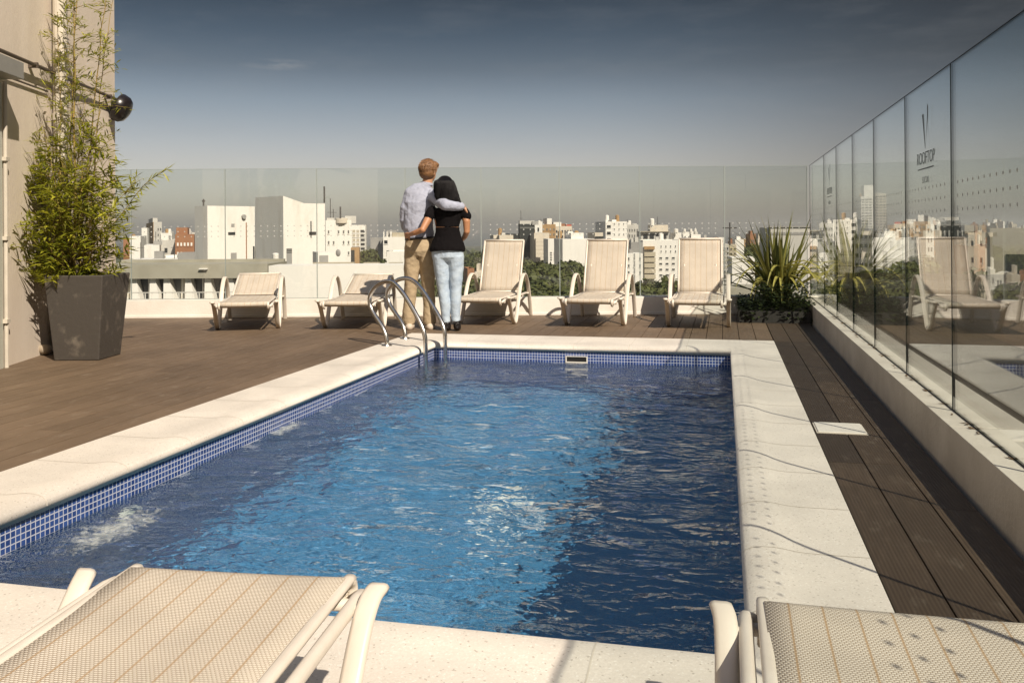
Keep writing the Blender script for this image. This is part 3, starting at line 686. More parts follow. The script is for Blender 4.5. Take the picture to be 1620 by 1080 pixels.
# ================================================================ POOL LADDER
rt = empty('pool_ladder', (-2.7, 7.8, 0)); tag(rt, 'polished steel ladder with two arched handrails at the far left pool corner', 'pool ladder')
def rail(anchor_px, pts, xdown, ydown):
    A = gp(*anchor_px)
    wpts = [A + Vector((0, 0, -.01)), A + Vector((0, 0, .05))]
    # direction in plan from the anchor to the drop
    E = Vector((xdown, ydown, 0)); d = (E - A); d.z = 0; L = d.length; d.normalize()
    for t, z in pts: p = A + d * (t * L); wpts.append(Vector((p.x, p.y, z)))
    wpts += [Vector((E.x, E.y, -.3)), Vector((E.x, E.y, -.8)), Vector((E.x, E.y, -1.0))]
    c = catmull(wpts, 7); inv_ = Vector((-2.7, 7.8, 0))
    MB().tube([p - inv_ for p in c], .0205, n=14).build('handrail', 'steel', rt, smooth=True)
    m = MB(); q = A - inv_; m.tube([q + Vector((0, 0, .003)), q + Vector((0, 0, .012)), q + Vector((0, 0, .018))], [.05, .046, .026], n=20); m.build('flange', 'steel', rt, smooth=False)
    return E
prf = [(-.10, .16), (-.42, .33), (-.44, .46), (-.2, .565), (.14, .585), (.42, .50), (.70, .35), (.90, .22), (.985, .12), (1.0, 0.0)]
E1 = rail((612, 547), prf, -2.555, 7.50)
E2 = rail((641, 536), prf, -2.50, 7.90)
for k, z in enumerate((-.36, -.62, -.88)):
    m = MB(); a, b = E1 - Vector((-2.7, 7.8, 0)), E2 - Vector((-2.7, 7.8, 0)); d = (b - a).normalized(); n = Vector((-d.y, d.x, 0))
    m.hexa([a + n * .04 + Vector((0, 0, z - .012)), b + n * .04 + Vector((0, 0, z - .012)), b - n * .04 + Vector((0, 0, z - .012)), a - n * .04 + Vector((0, 0, z - .012)), a + n * .04 + Vector((0, 0, z + .012)), b + n * .04 + Vector((0, 0, z + .012)), b - n * .04 + Vector((0, 0, z + .012)), a - n * .04 + Vector((0, 0, z + .012))])
    m.build('tread', 'steel', rt, bevel=.003)

# ================================================================ BAMBOO PLANTER
pc = cw((120 - 810) / F * 7.6, 7.6, 0)
pt = empty('planter'); tag(pt, 'tall tapered dark brown planter holding the bamboo', 'planter')
def frustum(bl, br, tl, tr, zt, wall=.02):
    m = MB()
    def sq(l, r, z, ins=0.0):
        # l, r: photo columns of the front edge; square in plan seen front-on
        D = (7.40 if z < .1 else 7.33); u0, u1 = (l - 810) / F * D + ins, (r - 810) / F * D - ins; s = u1 - u0
        return [cw(u0, D + ins, z), cw(u1, D + ins, z), cw(u1 + .02, D + s + ins, z), cw(u0 + .02, D + s + ins, z)]
    m.rings([sq(bl, br, .02), sq(bl, br, .0), ] if False else [sq(bl, br, 0), sq(tl, tr, zt), sq(tl, tr, zt, wall), sq(tl + 2, tr - 2, zt - .06, wall)], cap=True)
    return m
frustum(84, 155, 68, 162, .705).build('pot', 'planter_fibre', pt, bevel=.012)
u0 = (70 - 810) / F * 7.35
cx_, cy_ = (115 - 810) / F * 7.6, 7.62
m = MB(); m.box(-.2, -.2, 0, .2, .2, .02, X=Matrix.Translation(cw(cx_, cy_, .64)) @ Matrix.Rotation(YAW, 4, 'Z')); m.build('soil', 'soil', pt)

def add_leaf(m, p, d, L, W, up, tone, droop=.3, seg=3):
    """lanceolate blade of seg quads"""
    d = Vector(d).normalized(); side = d.cross(Vector(up)); 
    if side.length < .01: side = d.cross(Vector((1, .3, .2)))
    side.normalize(); q = Vector(p); pr = None; ws = [.25, 1.0, .62, .04] if seg == 3 else [.3, 1, .04]
    for i in range(seg + 1):
        w_ = side * (W * .5 * ws[i]); cur = (q - w_, q + w_)
        if pr: m.quad([pr[0], pr[1], cur[1], cur[0]], tone=tone)
        pr = cur; q = q + d * (L / seg); d = (d + Vector((0, 0, -droop / seg))).normalized()
def bamboo(name, label, base, n_low, culms, seed, low_r, low_z, root_spread=.14, group=None):
    rng = random.Random(seed); o = empty(name, base); tag(o, label, 'bamboo', group)
    cm = MB(); lm = MB()
    def spray(p, d, n, L):
        for k in range(n):
            a = rng.uniform(0, 6.28); dd = Vector((math.cos(a) * .8, math.sin(a) * .8, rng.uniform(-.5, .35))) + Vector(d) * .7
            add_leaf(lm, p + Vector((rng.gauss(0, .012), rng.gauss(0, .012), rng.gauss(0, .012))), dd, L * rng.uniform(.6, 1.2), L * .16, (rng.gauss(0, .4), rng.gauss(0, .4), 1), min(1, max(0, rng.gauss(.45, .3))), rng.uniform(.1, .7), 2)
    for (dx, dy, h, lx, ly, r, z0, dens) in culms:
        p0 = Vector((dx, dy, 0)); P = []
        for k in range(15):
            t = k / 14; P.append(p0 + Vector((lx * t * t, ly * t * t, h * t)) + Vector((rng.gauss(0, .006), rng.gauss(0, .006), 0)))
        cm.tube(P, [r * (1 - .75 * k / 14) for k in range(15)], n=7)
        for k in range(1, 15):  # nodes
            cm.tube([P[k] - Vector((0, 0, .004)), P[k] + Vector((0, 0, .004))], r * (1.25 - .8 * k / 14), n=7)
        nb_ = int(h * dens)
        for b in range(nb_):
            t = max(z0 / h, rng.random() ** .8); i = min(13, int(t * 14)); q = P[i].lerp(P[i + 1], t * 14 - i)
            a = rng.uniform(0, 6.28); L = rng.uniform(.12, .34) * (1.1 - .5 * t); d = Vector((math.cos(a), math.sin(a), rng.uniform(.1, .9))).normalized()
            tw = [q, q + d * L * .5, q + d * L + Vector((0, 0, -.12 * L))]; cm.tube(tw, [.0028, .002, .0012], n=4)
            for s in (.35, .6, .8, 1.0): spray(q.lerp(tw[2], s), d, rng.randint(2, 4), .075)
    for k in range(n_low):
        a = rng.uniform(0, 6.28); z = low_z[0] + (low_z[1] - low_z[0]) * (rng.random() ** 1.15) * (1 + .22 * math.sin(a * 2 + 1) + .12 * math.sin(a * 5)); f = math.sin(math.pi * min(.97, max(.16, (z - low_z[0] + .2) / (low_z[1] * 1.25 - low_z[0] + .2)))) ** .6
        rr_ = low_r * f * (1 + .25 * math.sin(a * 3 + z * 6)) * rng.random() ** .45; q = Vector((rr_ * math.cos(a), rr_ * math.sin(a) * .9, z)); d = Vector((math.cos(a), math.sin(a), .3))
        spray(q, d, rng.randint(3, 5), .118)
        if k % 4 == 0: cm.tube([Vector((q.x * .25, q.y * .25, max(.02, z - .3))), q * .6 + Vector((0, 0, z * .4 - .05)), q], [.004, .003, .0015], n=4)
    c = cm.build('culms', 'culm', o, smooth=True); l = lm.build('foliage', 'bamboo_leaf', o)
    return o
bb = cw(cx_, cy_, .655)
C_ = lambda u, v: (CR.x * u + CF.x * v, CR.y * u + CF.y * v)
def cul(u, v, h, lu, lv, r, z0, dens):
    a, b = C_(u, v); c_, d_ = C_(lu, lv); return (a, b, h, c_, d_, r, z0, dens)
culms = [cul(.02, -.02, 2.75, -.04, .1, .0125, .7, 15), cul(.08, .04, 2.7, .22, .05, .009, .7, 14), cul(-.06, .06, 2.8, .03, .12, .010, .7, 14), cul(-.1, 0, 2.3, -.1, .14, .008, .6, 13), cul(.1, .1, 2.5, .12, .2, .008, .6, 13),
         cul(.0, .1, 1.6, .18, .1, .007, .4, 15), cul(-.1, -.05, 1.25, -.32, .05, .006, .3, 17), cul(-.12, .1, 1.0, -.42, .1, .006, .2, 18), cul(.12, 0, .85, .42, .0, .006, .2, 15), cul(.14, -.05, 1.1, .12, -.05, .006, .3, 15), cul(-.14, .08, .75, -.40, .2, .006, .1, 18), cul(-.04, -.1, 1.3, -.12, -.1, .006, .4, 16), cul(.05, .0, 1.5, .05, 0, .007, .4, 16)]
bo = bamboo('bamboo', 'tall feathery green bamboo growing in the big tapered planter', bb, 860, culms, 5, .47, (.0, 1.0))
# long twig leaning out to the right
rg = random.Random(8); m = MB(); m2 = MB(); P = [bb + CR * .1 + Vector((0, 0, .2)), bb + CR * .4 + Vector((0, 0, .55)), bb + CR * .6 + Vector((0, 0, .80)), bb + CR * .79 + Vector((0, 0, .93))]
P = catmull(P, 6); m.tube([p - bb for p in P], .003, n=5)
for k in range(6, len(P)):
    for j in range(4):
        a = rg.uniform(-1.3, 1.3); dd = CR * math.cos(a) + Vector((0, 0, math.sin(a) * .8)) + CF * rg.uniform(-.5, .5)
        add_leaf(m2, P[k] - bb, dd, rg.uniform(.06, .11), .013, (0, -.6, 1), rg.uniform(.1, .8), rg.uniform(0, .5), 2)
m.build('twig', 'culm', bo); m2.build('twig_leaves', 'bamboo_leaf', bo)
# second, smaller pot against the wall with trailing bamboo
q = cw((79 - 810) / F * 8.15, 8.15, 0)
p2 = empty('planter', q, YAW); tag(p2, 'small dark planter half hidden against the wall behind the big one', 'planter')
m = MB(); m.rings([[(sx * a, sy * a, z) for sx, sy in ((-1, -1), (1, -1), (1, 1), (-1, 1))] for a, z in ((.12, 0), (.155, .38), (.14, .38), (.135, .34))]); m.build('pot', 'planter_fibre', p2, bevel=.006)
st = MB(); st.ball((0, 0, .05), .06, .05, .045); st = st.build('stone', mat('pale_stone', (.42, .35, .26), .8, var=.4), None, smooth=True); st.location = cw((70 - 810) / F * 7.75, 7.75, 0); tag(st, 'pale rounded stone lying between the two planters', 'stone')
bamboo('bamboo', 'thin trailing bamboo in the small planter against the wall', q + Vector((0, 0, .36)), 130, [cul(0, 0, 1.3, -.18, .0, .006, .2, 26), cul(-.05, .02, .95, -.26, -.05, .005, .1, 26), cul(.03, -.04, 1.6, -.12, .1, .005, .3, 16)], 11, .30, (-.25, .55))

# ================================================================ FLAX BED
fx = gp(1232, 500); base = Vector((fx.x, fx.y - .05, 0))
bed = empty('plant_bed', base); tag(bed, 'dark low bed of ground cover leaves under the spiky flax', 'plant bed')
m = MB()
for (x0_, y0_, x1_, y1_) in ((-.62, -.30, .50, .62),):
    pass
bx0, bx1 = gp(1168, 503).x, XW - .012; by0 = gp(1215, 511).y
for a, b in (((bx0, by0), (bx1, by0)),):
    m.hexa([(bx0, by0, .001), (bx1, by0, .001), (bx1, wallY(bx1) - .02, .001), (bx0, wallY(bx0) - .02, .001), (bx0 + .01, by0 + .01, .13), (bx1, by0 + .01, .13), (bx1, wallY(bx1) - .02, .13), (bx0 + .01, wallY(bx0) - .02, .13)])
for v in range(len(m.v)): m.v[v] = tuple(Vector(m.v[v]) - base)
m.build('edging', 'dark_planter', bed)
rg = random.Random(21); m = MB()
for k in range(3800):
    x = rg.uniform(bx0, bx1 + .05); y = rg.uniform(by0 - .03, wallY(x) - .04); z = .12 + rg.random() ** 1.3 * (.30 if x > base.x - .28 else .14) - (.08 if y < by0 + .04 else 0); a = rg.uniform(0, 6.28)
    add_leaf(m, Vector((x, y, z)) - base, (math.cos(a), math.sin(a), rg.uniform(-.4, .7)), rg.uniform(.03, .06), .028, (0, 0, 1), rg.random() ** 2, .3, 2)
m.build('ground_cover', 'ground_leaf', bed)
fl = empty('flax', base + Vector((0, 0, .13))); tag(fl, 'spiky flax with long sword leaves in the far right corner', 'flax')
m = MB(); m2 = MB()
for k in range(128):
    a = rg.uniform(0, 6.28); dead = k > 98; el = rg.gauss(1.02, .30) if not dead else rg.uniform(.25, .8)
    L = rg.uniform(.65, 1.16) if not dead else rg.uniform(.6, 1.0); d = Vector((math.cos(a) * math.cos(el), math.sin(a) * math.cos(el), math.sin(el))); q = Vector((rg.gauss(0, .06), rg.gauss(0, .06), .02 if not dead else .3))
    W = rg.uniform(.036, .062); side = Vector((-math.sin(a), math.cos(a), 0)); pr = None; dr = rg.uniform(.35, 1.25) * (1.0 if el < 1.2 else .35) if not dead else rg.uniform(1.9, 3.2); S = 9; ton = min(1, max(0, rg.gauss(.30, .28))) if not dead else rg.uniform(.7, 1)
    for i in range(S + 1):
        t = i / S; w_ = W * (.55 + .6 * t) if t < .5 else W * (1.7 * (1 - t) + .02); n = d.cross(side).normalized() * w_ * .28
        cur = (q - side * w_ * .5 + n, q, q + side * w_ * .5 + n)
        if pr:
            (m2 if dead else m).quad([pr[0], pr[1], cur[1], cur[0]], tone=ton); (m2 if dead else m).quad([pr[1], pr[2], cur[2], cur[1]], tone=ton * .85)
        pr = cur; q = q + d * (L / S); d = (d + Vector((0, 0, -dr / S * (.4 + t)))).normalized()
        if q.z < -.1: q.z = -.1
m.build('blades', 'flax_leaf', fl); m2.build('dry_blades', 'flax_leaf', fl)
# ================================================================ PEOPLE
mat('skin', (.50, .27, .16), .5); mat('skin_tan', (.42, .20, .10), .5)
mat('shirt', (.38, .40, .48), .85, col2=(.31, .33, .41), vscale=30, bump=.5, bscale=22)
mat('chino', (.43, .335, .215), .9, col2=(.34, .26, .16), vscale=14, bump=.5, bscale=25)
mat('jeans', (.47, .55, .62), .85, col2=(.32, .40, .50), vscale=11, bump=.4, bscale=30)
mat('black_top', (.0055, .0045, .005), .95, spec=.12, bump=.4, bscale=28)
mat('brown_hair', (.26, .13, .052), .55, col2=(.15, .07, .026), vscale=60, stretch=(1, 1, .15), bump=.5, bscale=90)
mat('black_hair', (.004, .003, .0035), .6, spec=.15, bump=.4, bscale=70, stretch=(1, 1, .12))
mat('leather_black', (.01, .008, .008), .25); mat('shoe_white', (.52, .44, .35), .7); mat('belt', (.02, .014, .01), .5)
ctex = bpy.data.textures.new('folds', 'CLOUDS'); ctex.noise_scale = .16; ctex.noise_depth = 3
ctex2 = bpy.data.textures.new('creases', 'CLOUDS'); ctex2.noise_scale = .055; ctex2.noise_depth = 2
def grown(m, name, matn, parent, vox=.006, folds=0.0, smooth=4):
    o = m.build(name, matn, parent, smooth=True)
    r = o.modifiers.new('remesh', 'REMESH'); r.mode = 'VOXEL'; r.voxel_size = vox; r.use_smooth_shade = True
    s = o.modifiers.new('smooth', 'SMOOTH'); s.factor = .5; s.iterations = smooth
    if folds:
        d = o.modifiers.new('folds', 'DISPLACE'); d.texture = ctex; d.strength = folds; d.mid_level = .5; d.texture_coords = 'LOCAL'
        if name in ('shirt', 'trousers', 'jeans', 'blouse_hem'):
            d = o.modifiers.new('creases', 'DISPLACE'); d.texture = ctex2; d.strength = folds * .55; d.mid_level = .5; d.texture_coords = 'LOCAL'
    return o
class Fig:
    def __init__(s, px, py, D): s.D = D; s.b = dp(px, py, D); s.u0 = ray(px, py)[0] * D; s.z0 = 0
    def P(s, px, py, dy=0.0):
        u, v = ray(px, py); D = s.D + dy; return Vector((u * D - s.u0, dy, H + v * D))
    def chain(s, m, pts, n=14):      # (px, py, dy, rx, ry)
        m.tube([s.P(a, b, c) for a, b, c, _, _ in pts], [p[3] for p in pts], n=n, ry=[p[4] for p in pts], up=(0, 1, 0))
    def limb(s, m, pts, n=12):       # (px, py, dy, r) free direction
        c = [s.P(a, b, d) for a, b, d, _ in pts]; m.tube(c, [p[3] for p in pts], n=n)
        for p, q in zip(c, pts): m.ball(p, q[3], q[3], q[3], 10, 7)
def head(m, c, yaw, pitch=0.0, s=1.0, tilt=0.0):
    X = Matrix.Rotation(yaw, 3, 'Z') @ Matrix.Rotation(tilt, 3, 'Y') @ Matrix.Rotation(pitch, 3, 'X')
    B = lambda x, y, z, a, b, d: m.ball(c + X @ Vector((x, y, z)) * s, a * s, b * s, d * s, 16, 12, X)
    B(0, -.008, .022, .074, .092, .088); B(0, .030, -.030, .058, .062, .074); B(0, .060, -.076, .030, .026, .022)   # skull, face, chin
    B(0, .096, -.012, .011, .018, .022); B(0, .086, .014, .010, .012, .028)                                       # nose, bridge
    B(0, .084, -.050, .022, .010, .008); B(-.028, .080, .016, .013, .008, .008); B(.028, .080, .016, .013, .008, .008)
    for e in (-1, 1): B(e * .078, .004, -.006, .010, .020, .031)                                                     # ears
    return X
def hand(m, w_, d, palm_n, s=1.0, curl=.5, flip=1):
    """palm with four fingers and a thumb; w_ wrist, d direction of the fingers, palm_n towards the thing held"""
    d = d.normalized(); n = (palm_n - d * palm_n.dot(d)).normalized(); t = d.cross(n) * flip
    m.tube([w_, w_ + d * .04 * s, w_ + d * .085 * s], [.024 * s, .038 * s, .036 * s], n=12, ry=[.019 * s, .015 * s, .013 * s], up=tuple(n))
    for k, (off, L) in enumerate(((-.030, .062), (-.011, .075), (.010, .080), (.029, .070))):
        a = w_ + d * .082 * s + t * off * s; pts = [a - d * .015 * s]; dd = d.copy(); q = a
        for j in range(3): q = q + dd * (L * s / 3); pts.append(q.copy()); dd = (dd + n * curl * .55).normalized()
        m.tube(pts, [.0095 * s, .0092 * s, .0086 * s, .0070 * s], n=8); m.ball(pts[-1], .007 * s, .007 * s, .007 * s, 8, 6)
    a = w_ + d * .022 * s + t * .030 * s; q1 = a + (t * .8 + d * .75 + n * .2).normalized() * .036 * s; q2 = q1 + (t * .25 + d * .9 + n * .45).normalized() * .03 * s
    m.tube([a, q1, q2], [.0125 * s, .0105 * s, .0080 * s], n=8); m.ball(q2, .008 * s, .008 * s, .008 * s, 8, 6)

# ---- man
G = Fig(668, 519, 9.6)
def person(name_label, fig):
    pass
base_m = cw(G.u0, G.D, 0)
def finish(o, fig, label):
    o.location = cw(fig.u0, fig.D, 0); o.rotation_euler.z = YAW
    return tag(o, label, 'person')
m = MB()
hc = G.P(678.5, 271.5, .0); XM = head(m, hc, R(-38), R(-6), 1.0, R(6))
G.chain(m, [(675, 296, .0, .060, .060), (676.5, 286, .0, .054, .056), (677.5, 279, .005, .052, .056)])
G.chain(m, [(664, 392, 0, .150, .105), (664, 372, 0, .145, .10), (664, 345, 0, .145, .10), (665, 322, 0, .165, .105), (666, 307, 0, .165, .095), (671, 299, 0, .10, .08), (675, 294, 0, .06, .06)])
G.limb(m, [(648, 309, 0, .052), (643, 330, -.02, .044), (640.5, 349, .0, .038), (643, 362, .14, .033), (648, 371, .24, .026)])
hand(m, G.P(648, 371, .24), Vector((.5, .5, -.5)), Vector((.6, .2, .3)), .95, .4)
sh = [(685, 308, -.03, .052), (695, 318, -.22, .046), (707, 325, -.36, .040), (720, 326.5, -.33, .035), (732, 326, -.25, .027)]
G.limb(m, sh)
hand(m, G.P(732, 326, -.25), Vector((.45, .70, -.42)), Vector((-.5, .35, -.75)), 1.0, .75, -1)
for k in (((656, 385, 0, .088), (652, 420, 0, .080), (650.5, 450, .01, .058), (648, 478, 0, .055), (646.5, 506, .01, .038)), ((673, 385, 0, .088), (675.5, 420, 0, .080), (677, 450, .01, .058), (678.5, 478, 0, .055), (679, 507, .01, .038))): G.limb(m, k)
for a in (647, 680): m.ball(G.P(a, 515.5, .05), .042, .12, .03)
man = grown(m, 'person', 'skin', None, .0055, smooth=3)
finish(man, G, 'man in a light shirt and khaki trousers seen from behind, his arm round the woman')
m = MB()
G.chain(m, [(664, 381, 0, .150, .118), (663, 374, 0, .158, .125), (661.5, 360, -.01, .160, .13), (661.5, 342, -.01, .158, .13), (663, 322, -.01, .176, .128), (666, 308, -.005, .176, .112), (670, 300, 0, .125, .092), (674, 294.5, 0, .075, .072), (675.5, 291, 0, .066, .068)], 20)
G.limb(m, [(649, 308.5, 0, .068), (642.5, 328, -.02, .062), (640, 347, .0, .056), (641.5, 358, .10, .050), (644, 364, .18, .044)])
G.limb(m, [(684, 308, -.03, .070), (694, 317.5, -.22, .063), (706, 324.5, -.36, .058), (719, 326, -.335, .050), (729, 326, -.28, .044)])
grown(m, 'shirt', 'shirt', man, .007, folds=.020, smooth=2)
m = MB(); G.chain(m, [(675.5, 293, 0, .068, .070), (676.3, 288.5, 0, .062, .064)], 20); grown(m, 'collar', 'shirt', man, .006, smooth=1)
m = MB()
G.chain(m, [(664, 375, 0, .150, .118), (663.5, 386, -.005, .158, .128), (663.5, 398, -.01, .162, .135), (663.5, 406, -.01, .150, .100)], 20)
G.chain(m, [(654, 398, 0, .098, .12), (651.5, 420, 0, .086, .10), (650.5, 450, .0, .070, .078), (648, 478, 0, .064, .07), (646.5, 500, .0, .068, .072), (646.5, 511, .01, .072, .078)], 16)
G.chain(m, [(674, 398, 0, .098, .12), (676, 420, 0, .086, .10), (677.5, 450, .0, .070, .078), (679, 478, 0, .064, .07), (679.5, 500, .0, .068, .072), (680, 512, .01, .072, .078)], 16)
grown(m, 'trousers', 'chino', man, .007, folds=.020, smooth=14)
m = MB(); G.chain(m, [(664, 378.5, 0, .160, .128), (663.8, 375.2, 0, .160, .128)], 24); m.build('belt', 'belt', man, smooth=True)
for a in (647.5, 680.5):
    m = MB(); m.ball(G.P(a, 516.0, .02), .058, .11, .042); m.ball(G.P(a, 517.5, .11), .055, .09, .033); m.ball(G.P(a, 517.0, -.05), .043, .05, .042); grown(m, 'shoe', 'shoe_white', man, .006, smooth=2)
m = MB()
B = lambda x, y, z, a, b, d: m.ball(hc + XM @ Vector((x, y, z)), a, b, d, 18, 13, XM)
B(0, -.016, .040, .092, .104, .096); B(0, -.030, -.010, .088, .084, .080); B(.03, .02, .085, .06, .07, .035); B(-.03, -.03, .09, .05, .06, .03); B(0, -.045, -.050, .060, .045, .040); B(0, .045, .075, .06, .05, .035)
grown(m, 'hair', 'brown_hair', man, .006, folds=.018, smooth=1)

# ---- woman
W_ = Fig(714, 522, 9.4)
m = MB()
hw = W_.P(703.5, 297, .02); XW_ = head(m, hw, R(32), R(-4), .95, R(-8))
W_.chain(m, [(707, 327, .0, .050, .050), (705.5, 316, .01, .045, .048), (704.5, 307, .015, .044, .05)])
W_.chain(m, [(708, 405, 0, .165, .105), (708, 393, 0, .163, .105), (708, 378, 0, .140, .095), (707.5, 362, 0, .118, .085), (708, 345, 0, .145, .092), (708.5, 336, 0, .165, .085), (708, 329, 0, .10, .065), (707, 325, 0, .05, .05)])
W_.limb(m, [(683, 335.5, 0, .044), (676, 349, -.08, .041), (668.5, 363.5, -.13, .034), (657, 368, -.08, .029), (648, 371, .01, .022)])
hand(m, W_.P(648, 371, .01), Vector((-.55, .75, -.15)), Vector((.5, .45, .1)), .85, .6, 1)
W_.limb(m, [(734, 336, 0, .043), (738, 350, -.02, .040), (738.5, 366, -.01, .033), (735.5, 374, .10, .029), (730, 380, .20, .022)])
hand(m, W_.P(730, 380, .20), Vector((-.6, .5, -.5)), Vector((-.5, .5, .4)), .85, .4)
for k in (((697, 402, 0, .085), (699, 428, 0, .074), (701, 455, .01, .052), (703.5, 480, -.01, .047), (705, 505, 0, .033)), ((720, 402, 0, .085), (720.5, 428, 0, .074), (720.5, 455, .01, .052), (720.5, 480, -.01, .047), (721, 505, 0, .033))): W_.limb(m, k)
for a in (708, 724): m.ball(W_.P(a, 518, .05), .034, .10, .026)
wom = grown(m, 'person', 'skin_tan', None, .0055, smooth=3)
finish(wom, W_, 'dark haired woman in a black top and pale jeans leaning on the man')
m = MB()      # upper part of the top, with short sleeves
W_.chain(m, [(708, 358.8, -.002, .124, .094), (708, 350, 0, .134, .100), (708, 342, 0, .155, .104), (708.5, 335, 0, .176, .098), (708, 329.5, 0, .15, .082), (707.5, 326, 0, .09, .068)], 22)
W_.limb(m, [(684, 334.5, 0, .058), (678.5, 342, -.05, .056)]); W_.limb(m, [(733, 335, 0, .056), (737.5, 342, -.01, .054)])
W_.chain(m, [(708.5, 363, -.004, .05, .089), (708.5, 354, -.004, .05, .092)], 12)   # bridge between the two cut-outs
grown(m, 'blouse', 'black_top', wom, .006, folds=.012, smooth=2)
m = MB()
W_.chain(m, [(708, 398, -.012, .182, .140), (708, 394, -.010, .188, .140), (708, 384, 0, .170, .124), (708, 374, 0, .142, .104), (708, 366, 0, .128, .096), (708, 359.6, 0, .126, .094)], 22)
grown(m, 'blouse_hem', 'black_top', wom, .006, folds=.012, smooth=2)
m = MB()
W_.chain(m, [(708, 388, 0, .160, .112), (708, 398, -.01, .170, .124), (708.5, 406, -.010, .168, .118), (709, 412, -.005, .130, .085)], 20)
W_.chain(m, [(697.5, 405, 0, .094, .115), (699, 428, 0, .079, .088), (701, 455, .0, .062, .066), (703.5, 480, -.01, .056, .060), (705, 500, 0, .047, .05), (706, 510, .0, .044, .05)], 16)
W_.chain(m, [(720.5, 405, 0, .094, .115), (721, 428, 0, .079, .088), (721.5, 455, .0, .062, .066), (720.8, 480, -.01, .056, .060), (721, 500, 0, .047, .05), (721.5, 508, .0, .044, .05)], 16)
grown(m, 'jeans', 'jeans', wom, .006, folds=.012, smooth=12)
for a, b in ((707.5, 517.5), (723.5, 517.5)):
    m = MB(); m.ball(W_.P(a, b, .02), .038, .085, .034); m.ball(W_.P(a + .7, b + 1.5, .10), .036, .07, .024); m.tube([W_.P(a - .3, b - 7, -.01), W_.P(a, b, -.02), W_.P(a, 521.3, -.035)], [.042, .040, .026], n=12)
    grown(m, 'ankle_boot', 'leather_black', wom, .006, smooth=2)
m = MB()
m.ball(hw + XW_ @ Vector((0, -.018, .026)), .090, .100, .100, 18, 13, XW_)
W_.chain(m, [(703.5, 290, -.03, .100, .095), (704.5, 300, -.05, .112, .085), (707, 311, -.07, .122, .065), (711.5, 319, -.09, .115, .048), (715.5, 324.5, -.10, .075, .03)], 18)
W_.limb(m, [(709, 303, -.07, .05), (716, 313, -.08, .042), (723, 319.5, -.09, .028), (728, 322.5, -.09, .012)])
grown(m, 'hair', 'black_hair', wom, .006, folds=.006, smooth=2)

# loose strands over both heads of hair
def strands(fig, parent, matn, n, fn, w, seed):
    rg_ = random.Random(seed); m_ = MB()
    for k in range(n):
        P = fn(rg_); pr = None
        for i, p in enumerate(P):
            t = i / (len(P) - 1); ww = Vector((w * (1 - .7 * t), w * .3, 0)); cur = (p - ww, p + ww)
            if pr: m_.quad([pr[0], pr[1], cur[1], cur[0]])
            pr = cur
    m_.build('hair_strands', matn, parent, smooth=True)
def wstrand(rg_):
    a = rg_.uniform(-1.5, 1.5); c = hw; P = []; e = rg_.uniform(.75, 1.12)
    for i in range(9):
        t = i / 8
        q = [(703.5, 283, .095, .095), (703.5, 290, .108, .102), (704.5, 300, .118, .092), (707, 311, .128, .072), (711.5, 319, .120, .056), (717, 326, .095, .04)]
        f = t * e * 5; j = min(4, int(f)); u = f - j; u = min(u, 1.3); A, B_ = q[j], q[j + 1]; px_, py_, rx_, ry_ = [A[k] + (B_[k] - A[k]) * u for k in range(4)]
        b = W_.P(px_, py_, -.03 - .014 * f); k_ = 1.0 if i else .4
        P.append(b + Vector((math.sin(a) * rx_ * k_ + .006 * math.sin(9 * t + a * 7), -math.cos(a) * ry_ * k_, (1 - k_) * .02)))
    return P
strands(W_, wom, 'black_hair', 420, wstrand, .0022, 3)
def mstrand(rg_):
    a = rg_.uniform(0, 6.28); z = rg_.uniform(-.55, 1.0); r = math.sqrt(max(0, 1 - z * z)); d = Vector((r * math.cos(a), r * math.sin(a), z))
    if d.y > .45 and z < .35: d.y = -d.y
    o = Vector((d.x * .094, -.014 + d.y * .106, .036 + d.z * .098)); tg = (Vector((rg_.uniform(-.5, .5) - d.x * .4, -.5, -.9)) - d * Vector((0, -.5, -.9)).dot(d)).normalized()
    return [hc + XM @ (o + tg * (.035 * i / 3) + d * (.005 * math.sin(i) + .002)) for i in range(4)]
strands(G, man, 'brown_hair', 700, mstrand, .0022, 4)
# ================================================================ CITY
GZ = -28.0
mat('white_wall', (.80, .77, .71), .85, col2=(.58, .53, .45), vscale=.7, bump=.1, bscale=5, stretch=(1, 1, .25), mapfrom=(.5, .9))
mat('cream_wall', (.68, .61, .50), .85, col2=(.58, .51, .41), vscale=.3)
mat('pale_wall', (.58, .56, .51), .85, col2=(.48, .46, .42), vscale=.3)
mat('grey_wall', (.34, .33, .31), .85, col2=(.26, .25, .24), vscale=.3)
mat('dark_wall', (.022, .026, .023), .6, var=.3, vscale=.4)
mat('beige_wall', (.50, .44, .33), .85, col2=(.40, .35, .26), vscale=.3)
mat('ochre_wall', (.42, .27, .13), .85, col2=(.33, .20, .09), vscale=.5)
mat('brick_wall', (.36, .17, .08), .85, col2=(.28, .125, .06), vscale=.5)
mat('red_wall', (.50, .10, .06), .8, var=.2)
mat('concrete', (.40, .38, .31), .9, col2=(.29, .27, .21), vscale=.6, bump=.2, bscale=6)
mat('roof_felt', (.30, .26, .21), .9, var=.4, vscale=.3)
mat('window_dark', (.035, .038, .04), .2); mat('window_mid', (.14, .14, .13), .3); mat('rail_dark', (.06, .055, .05), .5)
mat('curtain', (.72, .66, .54), .9, var=.2, vscale=3, stretch=(6, 6, .3))
mat('ground_city', (.16, .15, .12), .95, col2=(.06, .075, .035), vscale=.02, mapfrom=(.4, .6))
mat('dark_felt', (.07, .058, .042), .9, var=.4, vscale=.5)
mat('river', (.10, .095, .08), .25)
g_ = MB(); g_.quad([(-2500, -800, GZ), (2500, -800, GZ), (2500, 1500, GZ), (-2500, 1500, GZ)]); tag(g_.build('ground', 'ground_city'), kind='structure')
